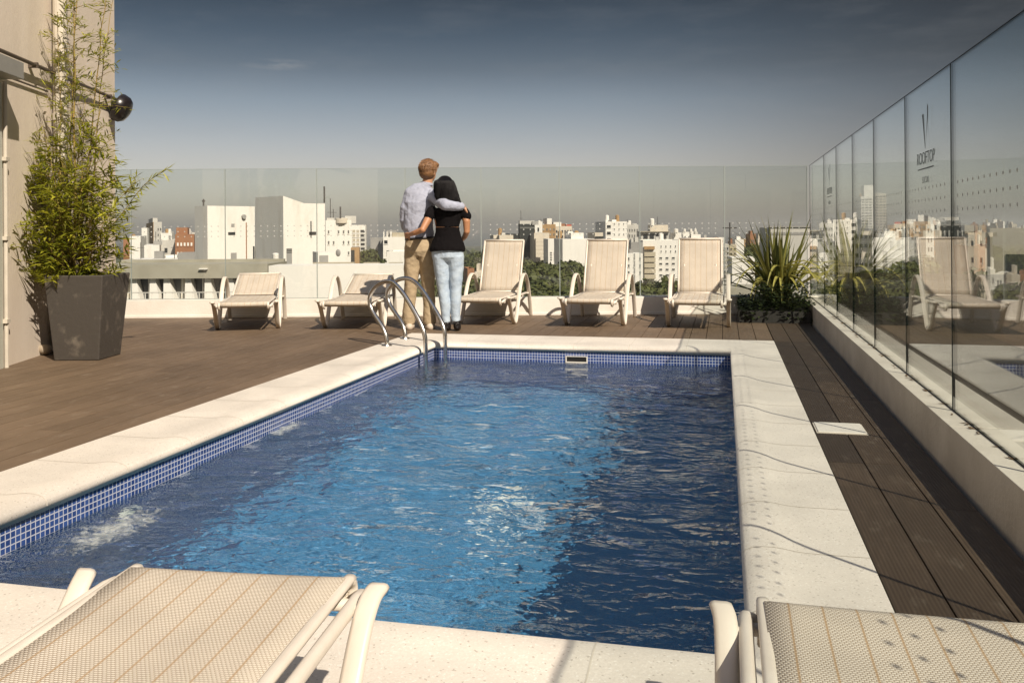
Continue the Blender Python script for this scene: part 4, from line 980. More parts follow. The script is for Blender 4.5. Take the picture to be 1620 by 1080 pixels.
g_ = MB(); g_.quad([(-6500, -2500, GZ - .5), (6500, -2500, GZ - .5), (6500, 7500, GZ - .5), (-6500, 7500, GZ - .5)]); tag(g_.build('river', 'river'), kind='structure')

_wc = {}
def unit_mesh(key, fn):
    if key not in _wc: _wc[key] = fn()
    return _wc[key]
class Bld:
    """box building whose lit front spans photo columns px0..px1 at depth D (of its left front edge), turned by phi"""
    def __init__(s, px0, px1, ytop, D, phi, label, wallm='white_wall', depth=None, left_px=None, cat='building', ground=GZ, group=None, name='apartment_building'):
        u0, v0 = ray(px0, ytop); phi = R(phi) - (.95 * math.atan(u0) if u0 > 0 and left_px is None else 0); s.o = cw(u0 * D, D, ground)
        s.t = CR * math.cos(phi) + CF * math.sin(phi)         # along the front, to the right
        s.n = CR * math.sin(phi) - CF * math.cos(phi)         # outward
        u1, _ = ray(px1, ytop)                                 # find width w: point (u0 D + w cos, D + w sin)
        s.w = (u1 * D - u0 * D) / (math.cos(phi) - u1 * math.sin(phi))
        if left_px is not None:
            ul, _ = ray(left_px, ytop); # left side runs backwards: (u0 D - d sin, D + d cos)
            s.d = (u0 * D - ul * D) / (math.sin(phi) + ul * math.cos(phi))
        else: s.d = depth or s.w * .9
        s.h = H + v0 * D - ground; s.D = D
        s.root = empty(name); X = Matrix(((s.t.x, s.n.x, 0, s.o.x), (s.t.y, s.n.y, 0, s.o.y), (0, 0, 1, ground), (0, 0, 0, 1)))
        # local: x along the front, y = outward (front at 0, body at negative y), z up
        s.root.matrix_world = X; tag(s.root, label, cat, group)
        s.wm = wallm; s.walls = MB(); s.walls.box(0, -s.d, 0, s.w, 0, s.h); s.extra = MB(); s.ground = ground
    def z(s, py, x=0.0, y=0.0):      # photo row -> local height at a point of the front
        p = s.o + s.t * x + s.n * y; D = p.dot(CF); c = p.dot(CR) / D
        v = ray(810 + c * F, py)[1]; return H + v * D - s.ground
    def x(s, px):
        u, _ = ray(px, 380); D = s.D; u0 = s.o.dot(CR) / D; ph = math.atan2(s.t.dot(CF), s.t.dot(CR)); return (u * D - u0 * D) / (math.cos(ph) - u * math.sin(ph))
    def piece(s, name, x0, y0, z0, x1, y1, z1, m): return MB().box(x0, y0, z0, x1, y1, z1).build(name, m, s.root)
    def windows(s, cols, rows, x0, x1, z0, z1, wf=.5, hf=.5, m='window_dark', face='front', jitter=0):
        """regular grid; every window is an object of its own sharing one mesh"""
        L = (x1 - x0) / cols; Hh = (z1 - z0) / rows; me = None; rg_ = random.Random(int(x0 * 10) + cols * 7 + rows)
        for r in range(rows):
            for c in range(cols):
                if jitter and rg_.random() < jitter: continue
                if me is None:
                    b = MB(); a, h_ = L * wf / 2, Hh * hf / 2
                    if face == 'front': b.box(-a, -.05, -h_, a, .035, h_); b.box(-a - .06, -.05, -h_ - .12, a + .06, .10, -h_ - .002, mi=1)
                    else: b.box(-.035, -a, -h_, .05, a, h_)
                    o = b.build('window', [m, s.wm] if face == 'front' else m, s.root); me = o.data
                else: o = bpy.data.objects.new('window', me); col.objects.link(o); o.parent = s.root
                q = x0 + L * (c + .5); zz = z0 + Hh * (r + .5)
                o.location = (q, 0, zz) if face == 'front' else (0, -q, zz)
    def balconies(s, rows, x0, x1, z0, z1, dpth=1.1, m=None, back='window_dark', par=.9):
        Hh = (z1 - z0) / rows; me = None
        for r in range(rows):
            if me is None:
                b = MB(); b.box(x0, 0, -.1, x1, dpth, .1); b.box(x0, dpth - .1, .1, x1, dpth, par); b.box(x0, 0.0, .1, x0 + .1, dpth - .1, par); b.box(x1 - .1, 0, .1, x1, dpth - .1, par)
                b.box(x0 + .3, 0.001, .15, x1 - .3, .05, Hh - .45, mi=1)
                o = b.build('balcony', [m or s.wm, back], s.root); me = o.data
            else: o = bpy.data.objects.new('balcony', me); col.objects.link(o); o.parent = s.root
            o.location = (0, 0, z0 + r * Hh)
    def roof(s, blocks, m=None):
        """blocks: (x0f, x1f, depth0f, depth1f, height, material)"""
        for a, b, c, d, h, mm in blocks:
            MB().box(a * s.w, -d * s.d, s.h + .002, b * s.w, -c * s.d, s.h + h).build('roof_block', mm or s.wm, s.root)
    def done(s, parapet=.5):
        if s.D > 130 and s.w > 3:
            rg_ = random.Random(int(s.D * 7 + s.w * 31)); e_ = max((v[2] for v in s.walls.v), default=s.h)
            for k in range(rg_.randint(1, 3)):
                x_ = rg_.uniform(.1, .85) * s.w; y_ = -rg_.uniform(.2, .8) * s.d; q = rg_.random(); b = MB()
                if q < .4: b.tube([(x_, y_, s.h + .4), (x_, y_, s.h + 1.7), (x_, y_, s.h + 1.9)], [.55, .55, .2], n=10); b.box(x_ - .5, y_ - .5, s.h, x_ + .5, y_ + .5, s.h + .4); b.build('roof_tank', rg_.choice(['white_wall', 'pale_wall', 'ochre_wall']), s.root)
                elif q < .7: b.tube([(x_, y_, s.h), (x_, y_, s.h + rg_.uniform(2, 4.5))], .07, n=5); b.box(x_ - .6, y_ - .03, s.h + 1.9, x_ + .6, y_ + .03, s.h + 1.96); b.build('aerial', 'rail_dark', s.root)
                else: b.box(x_, y_, s.h, x_ + rg_.uniform(.8, 2), y_ + 1, s.h + rg_.uniform(.6, 1.4)); b.build('roof_unit', rg_.choice(['grey_wall', 'pale_wall']), s.root)
        t = .25; w_ = s.walls
        if parapet and s.w > 1 and s.d > 1:
            w_.box(0, -t, s.h, s.w, 0, s.h + parapet); w_.box(0, -s.d, s.h, s.w, -s.d + t, s.h + parapet); w_.box(0, -s.d + t, s.h, t, -t, s.h + parapet); w_.box(s.w - t, -s.d + t, s.h, s.w, -t, s.h + parapet)
        w_.build('wall', s.wm, s.root); return s
def antenna(px, y0, y1, D, label, cross=()):
    a, b = dp(px, y0, D), dp(px, y1, D); o = empty('antenna', (a.x, a.y, b.z)); tag(o, label, 'antenna'); h = a.z - b.z; r = D * .0009
    MB().tube([(0, 0, 0), (0, 0, h)], r, n=6).build('mast', 'rail_dark', o)
    for f_, L in cross:
        c = CR * (L * D / F); MB().tube([c * -.5 + Vector((0, 0, h * f_)), c * .5 + Vector((0, 0, h * f_))], r * .8, n=5).build('crossbar', 'rail_dark', o)
    return o
def tank(px0, px1, y0, y1, D, label, m='white_wall'):
    a, b = dp(px0, y1, D), dp(px1, y1, D); c = (a + b) / 2; r = (b - a).length / 2; h = dp(px0, y0, D).z - a.z
    t = MB(); t.tube([(0, 0, 0), (0, 0, h * .86), (0, 0, h * .95), (0, 0, h)], [r, r, r * .8, r * .3], n=20); t.tube([(0, 0, -.4), (0, 0, 0)], r * .6, n=8)
    o = t.build('water_tank', m, None); o.location = c; tag(o, label, 'water tank'); return o

# ---- nearest roofs
B = Bld(150, 425, 419, 46, 0, 'low flat roofed building with curtained windows behind the left loungers', 'concrete', depth=9, name='low_building')
B.d = 3.4; zb = B.z(475); zs = B.z(441)
B.walls = MB(); B.walls.box(0, -B.d, 0, B.w, -.55, zs - .02); B.walls.box(0, -B.d - .3, zs, B.w, .22, B.h); B.walls.box(0, -B.d, B.h, B.w, -B.d + .3, B.h + .15)
rg = random.Random(2); xs = [B.x(p) for p in (183, 210, 240, 262, 296, 327, 362, 392)]
for i, a in enumerate(xs):
    wb_ = .62 if i % 3 else .8
    MB().hexa([(a - .14, -.5, zb - 1.2), (a + wb_, -.5, zb - 1.2), (a + wb_, .1, zb - 1.2), (a - .14, .1, zb - 1.2), (a - .12, -.5, zs), (a + .16, -.5, zs), (a + .16, -.02, zs), (a - .12, -.02, zs)]).build('sunlit_wedge', 'white_wall', B.root)  # white tapered fins shaped as the wedges of sunlight on the recess wall
    if i < 7:
        b_ = xs[i + 1]; MB().box(a + .17, -.54, zb - 1.2, b_ - .15, -.5, zs - .03).build('window', 'window_dark' if i != 3 else 'window_mid', B.root)
        MB().box((a + b_) / 2 + .1, -.5, zb - 1.2, (a + b_) / 2 + .16, -.46, zs - .03).build('mullion', 'white_wall', B.root)
        if i in (0, 3, 5): MB().box(a + .3 + .1 * i, -.49, zb - 1.2, a + .75 + .1 * i, -.47, zs - .06).build('curtain', 'curtain', B.root)
for k in range(26):
    x_ = k * B.w / 26; MB().tube([(x_, .42, zb - 1.2), (x_, .42, zb + .42)], .022, n=5).build('railing_post', 'white_wall', B.root)
MB().box(0, .40, zb + .38, B.w, .45, zb + .43).build('handrail', 'pale_wall', B.root)
MB().box(0, -.5, zb - 1.4, B.w, .55, zb - 1.2).build('balcony_slab', 'concrete', B.root)
a_ = B.x(325); MB().box(a_ - .22, .22, B.z(427), a_ + .2, .38, B.z(425)).build('lamp', 'white_wall', B.root)
B.done(0)
B = Bld(425, 640, 420.5, 40, 1.5, 'long plain white wall of the roof behind the pool ladder', 'white_wall', depth=2, name='white_building'); B.done(0)
for k_, (a, b) in enumerate(((495, 560), (575, 600), (615, 636))):
    q0, q1 = dp(a, 418.5, 43), dp(b, 415.5, 43)
    o = MB().box(0, 0, 0, (q1 - q0).length, .3, .10).build('roof_plank', 'beige_wall', None); o.location = (q0.x, q0.y, q0.z); o.rotation_euler.z = YAW; tag(o, ('longest', 'shortest', 'rightmost')[k_] + ' board lying on top of the plain white wall', 'board', 'boards on the white wall')
tank(431, 441, 400, 411, 60, 'small white water tank in front of the taller stair tower')
T1 = Bld(328, 403, 325.5, 110, 47, 'white stair tower with a grey shaded left side, the lower of the two', 'white_wall', left_px=308, name='stair_tower')
zw = T1.z(420)
T1.piece('door', T1.x(365), .0, zw - 1.3, T1.x(374), .04, T1.z(401), 'grey_wall'); T1.piece('door', T1.x(400), .0, zw - 1, T1.x(402.5), .04, T1.z(391), 'window_dark')
T1.piece('window', T1.x(361), .0, T1.z(372), T1.x(372), .05, T1.z(367.5), 'window_dark'); T1.piece('vent', T1.x(366), .0, T1.z(359), T1.x(371), .05, T1.z(354), 'grey_wall')
m = MB(); m.tube([(T1.x(385), .02, T1.z(342.5)), (T1.x(385), .3, T1.z(342.5))], .28, n=16); m.build('round_vent', 'grey_wall', T1.root)
T1.piece('drain_pipe', T1.x(389), .0, zw, T1.x(389.8), .12, T1.z(352), 'brick_wall'); T1.done(.0)
T2 = Bld(448, 514, 321, 100, 45, 'taller white stair tower with sloping top and grey shaded left side', 'white_wall', left_px=404, name='stair_tower')
zr = T2.z(310) - T2.h; w_ = T2.w
T2.walls.hexa([(0, -T2.d, T2.h), (w_ * .47, -T2.d, T2.h), (w_ * .47, 0, T2.h), (0, 0, T2.h), (0, -T2.d, T2.h + zr), (w_ * .46, -T2.d, T2.h + .05), (w_ * .46, 0, T2.h + .05), (0, 0, T2.h + zr)])
T2.piece('door', T2.x(453), 0, T2.z(424), T2.x(461.5), .04, T2.z(393), 'grey_wall'); T2.piece('window', T2.x(489), 0, T2.z(372), T2.x(500), .05, T2.z(367), 'window_dark')
m = MB()
for k in range(3): m.box(T2.x(453), .04, T2.z(395 + k * 2.4), T2.x(461.5), .08, T2.z(394.2 + k * 2.4))
m.build('louvre', 'rail_dark', T2.root); T2.done(0)
antenna(513, 295, 321, 99, 'thin mast on the corner of the taller stair tower'); antenna(322, 315, 326, 111, 'small bent aerial on the lower stair tower', ((.7, 5),))
B = Bld(503, 534, 399, 90, 20, 'small white rooftop hut with a dark opening right of the stair towers', 'white_wall', depth=4, name='roof_hut'); B.piece('opening', B.x(505), 0, B.z(420), B.x(519), .05, B.z(404), 'grey_wall'); B.done(0)
m = MB(); m.ball((0, 0, 0), .26, .12, .36, 16, 10); o = m.build('satellite_dish', 'grey_wall', None, smooth=True); o.location = dp(535, 400, 88); tag(o, 'grey round satellite dish beside the small rooftop hut', 'satellite dish')

# ---- left cluster beyond the low building
B = Bld(195, 217, 381, 260, 18, 'narrow reddish brick block partly behind the bamboo', 'brick_wall', depth=12); B.windows(2, 8, 0, B.w, 4, B.h - 2, .4, .4, 'window_mid'); B.done()
B = Bld(216, 232, 373, 250, 18, 'small white block beside the reddish brick one', 'white_wall', left_px=205); B.windows(2, 9, 0, B.w, 3, B.h - 2); B.done()
B = Bld(224, 233, 363, 280, 18, 'slim white block in the far left cluster', 'white_wall', depth=8); B.done()
B = Bld(243, 256, 353.5, 300, 24, 'tall slender block with a tan side and a white side, tallest of the left cluster', 'pale_wall', left_px=232); B.windows(2, 11, B.w * .4, B.w, B.h * .3, B.h - 1, .4, .4); B.roof([(.1, .7, .2, .8, 2, None)]); B.done()
MB().box(-.15, -B.d, B.h * .3, -.01, 0, B.h + .5).build('side_wall', 'ochre_wall', B.root)
B = Bld(234, 256, 386, 230, 20, 'white block with a few dark windows in the left cluster', 'white_wall', left_px=228); B.windows(3, 8, 0, B.w, B.h * .3, B.h - 1, .45, .35); B.done()
B = Bld(255, 276, 383, 225, 16, 'pale blue white block with one column of dark windows', 'pale_wall', depth=10); B.windows(1, 8, B.w * .22, B.w * .5, B.h * .3, B.h - 1, .8, .55); B.roof([(0, .5, .2, .8, 1.6, 'white_wall')]); B.done()
B = Bld(254, 272, 371, 300, 16, 'white block with stepped roof behind the pale blue one', 'white_wall', depth=10); B.windows(3, 9, 0, B.w, B.h * .4, B.h - 1, .5, .4); B.done()
B = Bld(277, 307, 374, 215, 16, 'orange brick apartment block with rows of small windows', 'brick_wall', depth=12); B.windows(5, 9, B.w * .05, B.w * .95, B.h * .25, B.h - .8, .5, .35, 'white_wall'); B.roof([(.02, .62, .2, .8, B.z(360) - B.h, 'brick_wall')]); B.done()
B = Bld(262, 280, 404, 160, 16, 'low white wall strip in front of the left cluster', 'white_wall', depth=6, name='low_building'); B.done(0)
B = Bld(196, 281, 411, 150, 4, 'long low white roof in front of the far left houses', 'white_wall', depth=10, name='low_building'); B.done(0)
B = Bld(281, 309, 400, 140, 10, 'dark grey low block under the orange brick apartments', 'grey_wall', depth=6, name='low_building'); B.done(0)
# ---- between towers and the couple
B = Bld(515, 556, 353, 150, 12, 'white block with stains and round openings right of the stair towers', 'white_wall', depth=12); B.windows(5, 9, B.w * .02, B.w * .98, B.h * .45, B.h - .6, .3, .3, 'window_mid', jitter=.35); B.roof([(.05, .35, .2, .8, .9, 'pale_wall')]); B.done()
tank(530, 550, 344.5, 353, 151, 'wide round white water tank on the stained white block', 'cream_wall'); antenna(538.5, 327, 345, 150, 'thin white mast above the wide round tank')
B = Bld(556, 578, 360, 175, 8, 'white block with a grid of open dark balconies', 'white_wall', depth=12); z0_, z1_ = B.z(411), B.h - .3
B.windows(1, 7, B.w * .62, B.w * .98, z0_, z1_, .85, .6); B.windows(2, 7, B.w * .03, B.w * .6, z0_, z1_, .7, .6, 'beige_wall'); B.done()
B = Bld(555, 568, 392, 120, 8, 'ochre and dark rooftop hut below the balcony grid', 'ochre_wall', depth=5, name='roof_hut'); B.piece('opening', 0, 0, B.h - 3, B.w * .45, .05, B.h - .3, 'dark_wall'); B.done(0)
B = Bld(586, 606, 376, 170, 6, 'plain grey windowless block left of the man', 'grey_wall', depth=10); B.done(0)
B = Bld(606, 643, 375, 165, 6, 'white block with rounded corner just left of the man', 'white_wall', depth=12); B.windows(1, 1, B.w * .04, B.w * .2, B.z(386), B.z(380), .9, .9); B.windows(4, 2, B.w * .1, B.w, B.z(405), B.z(395), .6, .5, 'window_mid'); B.roof([(.0, .04, .1, .3, 1, None), (.14, .18, .1, .3, 1, None), (.3, .36, .1, .3, 1, None), (.38, .95, .1, .5, .8, 'beige_wall')]); B.done(0)
B = Bld(612, 700, 404, 120, 4, 'low white terrace block behind the man', 'white_wall', depth=10); B.windows(8, 5, 0, B.w, B.h * .5, B.h - .5, .5, .4, 'window_mid'); B.done()
# ---- centre
B = Bld(790, 812, 372, 240, 10, 'small cream house with two tiny windows above the first upright lounger', 'cream_wall', depth=10); B.windows(2, 4, 0, B.w, B.h * .4, B.h - .5, .25, .3); B.roof([(-.3, .4, .3, .9, -1.0, None)]); B.done(0)
B = Bld(808, 822, 370, 270, 10, 'low dark building beside the small cream house', 'dark_wall', depth=10); B.done(0)
B = Bld(822, 846, 356, 255, 14, 'dark green glass office block', 'dark_wall', left_px=820); B.windows(1, 1, 0, B.w, B.z(362), B.z(359), .96, .9, 'window_mid'); B.roof([(.02, 1, .1, .9, 1.2, 'pale_wall')]); B.done(.3)
B = Bld(845, 869, 373, 250, 12, 'cream block with long stacked balconies', 'cream_wall', depth=12); z0_ = B.z(412); B.balconies(6, .2, B.w - .2, z0_, B.h - .6, 1.2); B.done(.8)
B = Bld(845, 858, 353, 275, 12, 'slim white block behind the long balconies', 'white_wall', depth=8); B.windows(1, 6, B.w * .3, B.w * .7, B.h * .4, B.h - .5, .5, .4); B.done()
B = Bld(867, 882, 378, 235, 8, 'narrow white block with pairs of small windows above the trees', 'white_wall', depth=9); B.windows(2, 4, B.w * .1, B.w * .9, B.z(413), B.z(398), .5, .45); B.done(0)
B = Bld(882, 891, 378, 245, 8, 'narrow grey block with paired windows', 'grey_wall', depth=9); B.windows(2, 4, B.w * .1, B.w * .9, B.z(411), B.z(381), .5, .6); B.done(0)
B = Bld(857, 879, 357, 320, 14, 'ochre brick apartment block with rooftop rooms', 'ochre_wall', depth=14); B.windows(4, 10, 0, B.w, B.h * .4, B.h - .5, .4, .4, 'window_mid'); B.roof([(.45, .8, .1, .5, 2.6, 'white_wall')]); B.done()
B = Bld(874, 905, 360, 330, 14, 'cream and ochre stepped block beside the red one', 'cream_wall', depth=14); B.windows(7, 9, 0, B.w, B.h * .4, B.h - .5, .5, .5); B.roof([(.1, .5, .1, .6, 2, 'white_wall'), (.5, .7, .1, .5, 1.4, 'brick_wall')]); B.done()
B = Bld(896, 904, 355, 335, 10, 'small red rooftop block', 'red_wall', depth=6); B.done(0)
B = Bld(890, 940, 378, 210, 10, 'big blank white wall with a notched top', 'white_wall', depth=12); B.roof([(.30, .70, .1, .6, B.z(368.5) - B.h, None), (.26, .42, .3, .7, B.z(366) - B.h, None)]); B.done(0)
B = Bld(941, 954, 371, 230, 12, 'small block with dark stacked balconies', 'cream_wall', depth=9); B.balconies(6, .1, B.w - .1, B.z(392), B.h - .3, 1.0, 'dark_wall', par=.35); B.done()
B = Bld(958, 992, 350.5, 250, 14, 'tall white tower with stepped roof behind the middle lounger', 'white_wall', depth=12); B.windows(1, 9, B.w * .05, B.w * .25, B.h * .45, B.h - .5, .9, .45); B.windows(3, 3, B.w * .3, B.w * .95, B.h * .86, B.h, .2, .3, 'window_mid'); B.roof([(.35, .55, .1, .5, .5, None)]); B.done(0)
B = Bld(990, 1010, 358, 290, 14, 'pale stepped block right of the tall white tower', 'pale_wall', depth=12); B.windows(5, 8, 0, B.w, B.h * .5, B.h - .4, .45, .45, 'window_mid'); B.roof([(.2, .5, .1, .5, 1.3, 'white_wall'), (.7, .95, .1, .5, .9, None)]); B.done()
B = Bld(998, 1017, 383, 200, 6, 'plain dark grey box with pipes on its roof', 'grey_wall', depth=8); B.roof([(.1, .3, .2, .5, .7, 'pale_wall'), (.4, .7, .2, .5, 1.1, 'pale_wall')]); B.done(0)
B = Bld(990, 1017, 401, 180, 6, 'white block with three pairs of small windows below the grey box', 'white_wall', depth=8); B.windows(3, 3, 0, B.w, B.z(437), B.z(404), .28, .4, 'window_mid'); B.piece('shaft', B.x(1002.5), 0, 0, B.x(1004.5), .05, B.h, 'grey_wall'); B.done(0)
B = Bld(1017, 1080, 382, 205, 6, 'broad white apartment block with balconies and rows of small windows', 'white_wall', depth=14)
z0_ = B.z(440); z1_ = B.z(396); B.balconies(5, .2, B.x(1036), z0_, z1_, 1.1, 'beige_wall'); B.windows(4, 4, B.x(1040), B.w, z0_, B.z(404), .45, .28); B.windows(5, 2, B.x(1042), B.w, B.z(402), B.z(386), .18, .35); B.piece('awning', .2, 0, z1_ + .2, B.x(1035), .8, z1_ + .9, 'ochre_wall'); B.done(.3)
B = Bld(1014, 1058, 366, 225, 6, 'rooftop storey with dark terraces above the broad white block', 'pale_wall', depth=10); B.windows(4, 1, B.w * .05, B.w * .95, B.z(380), B.z(369), .7, .7); B.piece('slab', -.5, -.5, B.h - .15, B.w + .3, .9, B.h, 'beige_wall'); B.roof([(.35, 1, .1, .6, B.z(356) - B.h, 'cream_wall')]); B.done(0)
tank(1028, 1035, 345.5, 357, 224, 'upright white cylinder tank on the rooftop storey')
B = Bld(1063, 1078, 368, 230, 6, 'white stair shaft with a small tank at the right of the broad block', 'white_wall', depth=6); B.done(0); tank(1066, 1073, 362, 368, 229, 'small white tank on the stair shaft')
B = Bld(1078, 1110, 379, 215, 4, 'white rooftop building above the rightmost lounger', 'white_wall', depth=9); B.roof([(.1, .42, .1, .5, B.z(367) - B.h, None), (.5, .62, .1, .5, B.z(366) - B.h, None), (.62, .98, .1, .5, B.z(371) - B.h, None)]); B.windows(6, 6, 0, B.w, B.h * .3, B.h - .5, .4, .4); B.done(0)
for k_, a in enumerate((1081, 1091, 1098)): tank(a, a + 4, 362, 367, 214, ('leftmost', 'middle', 'rightmost')[k_] + ' of three small white tanks above the rightmost lounger')
B = Bld(1112, 1142, 386, 260, 4, 'long low white block with reddish roof bits behind the rightmost lounger', 'white_wall', depth=9); B.roof([(.3, .6, .2, .6, .9, 'brick_wall')]); B.windows(6, 5, 0, B.w, B.h * .3, B.h - .5, .4, .4); B.done(0)
B = Bld(1140, 1153, 386, 190, 4, 'narrow block with small dark windows right of the rightmost lounger', 'pale_wall', depth=9); B.windows(3, 7, 0, B.w, B.z(440), B.h - .5, .55, .5); B.done(0)
B = Bld(1154, 1165, 387, 200, 4, 'olive beige block under the cross shaped aerial', 'beige_wall', depth=9); B.windows(2, 7, 0, B.w, B.z(440), B.h - .5, .5, .3); B.done(0)
B = Bld(1163, 1177, 379, 240, 4, 'white block with a small raised corner near the aerial', 'white_wall', depth=9); B.roof([(.2, .65, .1, .6, B.z(374) - B.h, None)]); B.done(0)
B = Bld(1158, 1194, 407, 120, 6, 'blank white block with three dots of windows left of the flax', 'white_wall', depth=5); B.windows(1, 3, B.x(1171), B.x(1174), B.z(448), B.z(416), .5, .12, 'window_mid'); B.done(0)
B = Bld(1156, 1222, 455, 60, 2, 'low olive wall beyond the terrace left of the flax', 'concrete', depth=4, name='garden_wall'); B.done(0)
antenna(1154.5, 352, 388, 110, 'tall aerial with a cross arm and a small lamp', ((.76, 22), (.3, 5)))
# ---- right
B = Bld(1219, 1292, 360, 95, 8, 'large pale concrete block rising behind the flax', 'pale_wall', depth=8); B.roof([(.0, .1, .0, .3, -.0001, 'dark_wall')]); B.piece('stain', 0, 0, B.h - .8, B.w, .03, B.h - .5, 'grey_wall'); B.piece('roof_rim', -.15, -.3, B.h, B.w, .12, B.h + .15, 'grey_wall'); B.done(0)
B = Bld(1292, 1307, 384, 180, 4, 'white block with long balconies right of the pale concrete block', 'white_wall', depth=9); B.balconies(7, .1, B.w - .1, B.z(455), B.z(392), 1.0); B.done(0)
B = Bld(1305, 1324, 352, 200, 2, 'white apartment tower left of the beige banded tower', 'white_wall', depth=9); B.windows(3, 14, 0, B.w, B.h * .2, B.h - .5, .4, .35); B.done(0)
B = Bld(1324, 1352, 350, 160, 2, 'beige banded apartment tower seen through the right glass', 'cream_wall', depth=9); B.windows(1, 12, B.w * .05, B.w * .95, B.h * .2, B.h - .6, .8, .35, 'beige_wall'); B.done(.3)
B = Bld(1362, 1386, 312, 420, 6, 'tallest tower, pale with bands of windows, seen through the right glass', 'white_wall', left_px=1352); B.windows(4, 20, 0, B.w, B.h * .4, B.h - .5, .7, .45, 'window_mid'); B.roof([(.25, .95, .1, .6, B.z(293) - B.h, None)]); B.done(.3)
B = Bld(1385, 1402, 307, 420, 6, 'right hand half of the tallest tower', 'cream_wall', depth=14); B.windows(3, 20, 0, B.w, B.h * .4, B.h - .5, .7, .45, 'window_mid'); B.done(.3)
B = Bld(1352, 1388, 364, 260, 6, 'dark low block in front of the tallest tower', 'grey_wall', depth=12); B.windows(5, 7, 0, B.w, B.h * .3, B.h - .4, .6, .4); B.done()
B = Bld(1386, 1416, 370, 170, 4, 'white block with blank side wall in the right glass', 'white_wall', depth=9); B.roof([(.5, .62, .1, .4, 1, None)]); B.done(0)
B = Bld(1404, 1436, 398, 150, 4, 'white house with arched dark windows in the right glass', 'white_wall', depth=9); B.windows(3, 2, B.w * .1, B.w * .95, B.z(441), B.z(418), .45, .6); B.done(0)
B = Bld(1418, 1446, 380, 175, 4, 'white block with a dark vertical slot in the right glass', 'white_wall', depth=9); B.piece('slot', B.x(1419), 0, 0, B.x(1424), .05, B.h, 'grey_wall'); B.done(0)
B = Bld(1484, 1526, 357, 150, 2, 'dark block with a flat roof seen through the right glass', 'dark_wall', depth=9); B.piece('roof_rim', -.3, -.5, B.h, B.w, .5, B.h + .3, 'grey_wall'); B.windows(6, 1, 0, B.w, B.z(374), B.z(364), .3, .9, 'pale_wall'); B.done(0)
B = Bld(1523, 1541, 356, 165, 2, 'pinkish beige block beside the dark flat roofed one', 'beige_wall', depth=9); B.done(0)
B = Bld(1566, 1700, 366, 60, 0, 'near beige block with one big dark window in the right glass', 'beige_wall', depth=8); B.piece('window', B.x(1591), 0, B.z(437), B.x(1622), .05, B.z(402), 'window_dark'); B.done(.2)
B = Bld(1330, 1800, 468, 34, -2, 'flat brown neighbouring roof below the right glass', 'dark_felt', depth=12, name='low_building'); B.done(.3)

ORD = 'first second third fourth fifth sixth seventh eighth ninth tenth eleventh twelfth thirteenth fourteenth fifteenth sixteenth seventeenth eighteenth nineteenth twentieth'.split()
# ---- scattered farther houses, deterministic
rg = random.Random(77); kinds = [('white_wall', 'white'), ('cream_wall', 'cream'), ('pale_wall', 'pale grey'), ('beige_wall', 'beige'), ('brick_wall', 'brick'), ('ochre_wall', 'ochre')]
shared = {}
def far_house(px, ytop, D, wpx, k, label, group):
    mname, cname = kinds[k]; B = Bld(px, px + wpx, ytop, D, rg.uniform(-4, 16), label, mname, depth=rg.uniform(8, 14), group=group)
    n = max(2, int(B.w / 3.2)); rows = 4; zt = B.h - .6
    B.windows(n, rows, .3, B.w - .3, max(2, zt - rows * 3.0), zt, rg.uniform(.35, .6), rg.uniform(.35, .5), rg.choice(['window_dark', 'window_mid']))
    if rg.random() < .7: a = rg.uniform(0, .5); B.roof([(a, a + .35, .2, .7, rg.uniform(1, 2.6), None)])
    B.done(rg.choice([0, .5]))
for rng_, nn, grp, lb in (((1404, 1490), 17, 'hazy houses between the aerial shadow and the dark block', 'hazy {c} house, # from left of those beside the dark flat roofed block'), ((1535, 1625), 15, 'hazy houses beyond the near beige block', 'hazy {c} house, # from left on the skyline above the near beige block'),
                          ((735, 812), 5, 'low houses at the edge of the wood', 'low {c} house, # from the left at the wood edge right of the woman'), ((930, 1015), 8, 'distant houses beyond the middle lounger', 'distant {c} house, # from the left behind the tall white tower'), ((1060, 1215), 10, 'distant houses beyond the aerial', 'distant {c} house, # from the left around the cross shaped aerial')):
    for i in range(nn):
        k = rg.choice([0, 0, 1, 2, 3, 4, 5]); px = rng_[0] + (rng_[1] - rng_[0]) * (i + rg.uniform(-.1, .4)) / nn; D = rg.uniform(260, 520)
        yt = rg.uniform(352, 372) if rng_[0] > 1300 else rg.uniform(372, 384) if rng_[0] > 800 else rg.uniform(418, 432)
        if rng_[0] == 735: D = rg.uniform(170, 230)
        far_house(px, yt, D, rg.uniform(5, 13), k, lb.format(c=kinds[k][1]).replace('#', ORD[i]), grp)
for i in range(14):   # lower hazy houses in the right glass
    k = rg.choice([0, 1, 1, 3, 4]); far_house(1528 + 40 * (i + .5) / 14, rg.uniform(378, 402), rg.uniform(120, 200), rg.uniform(5, 11), k, 'low {c} house, {n} from left below the skyline by the near beige block'.format(c=kinds[k][1], n=ORD[i]), 'low houses between the blocks at the right')

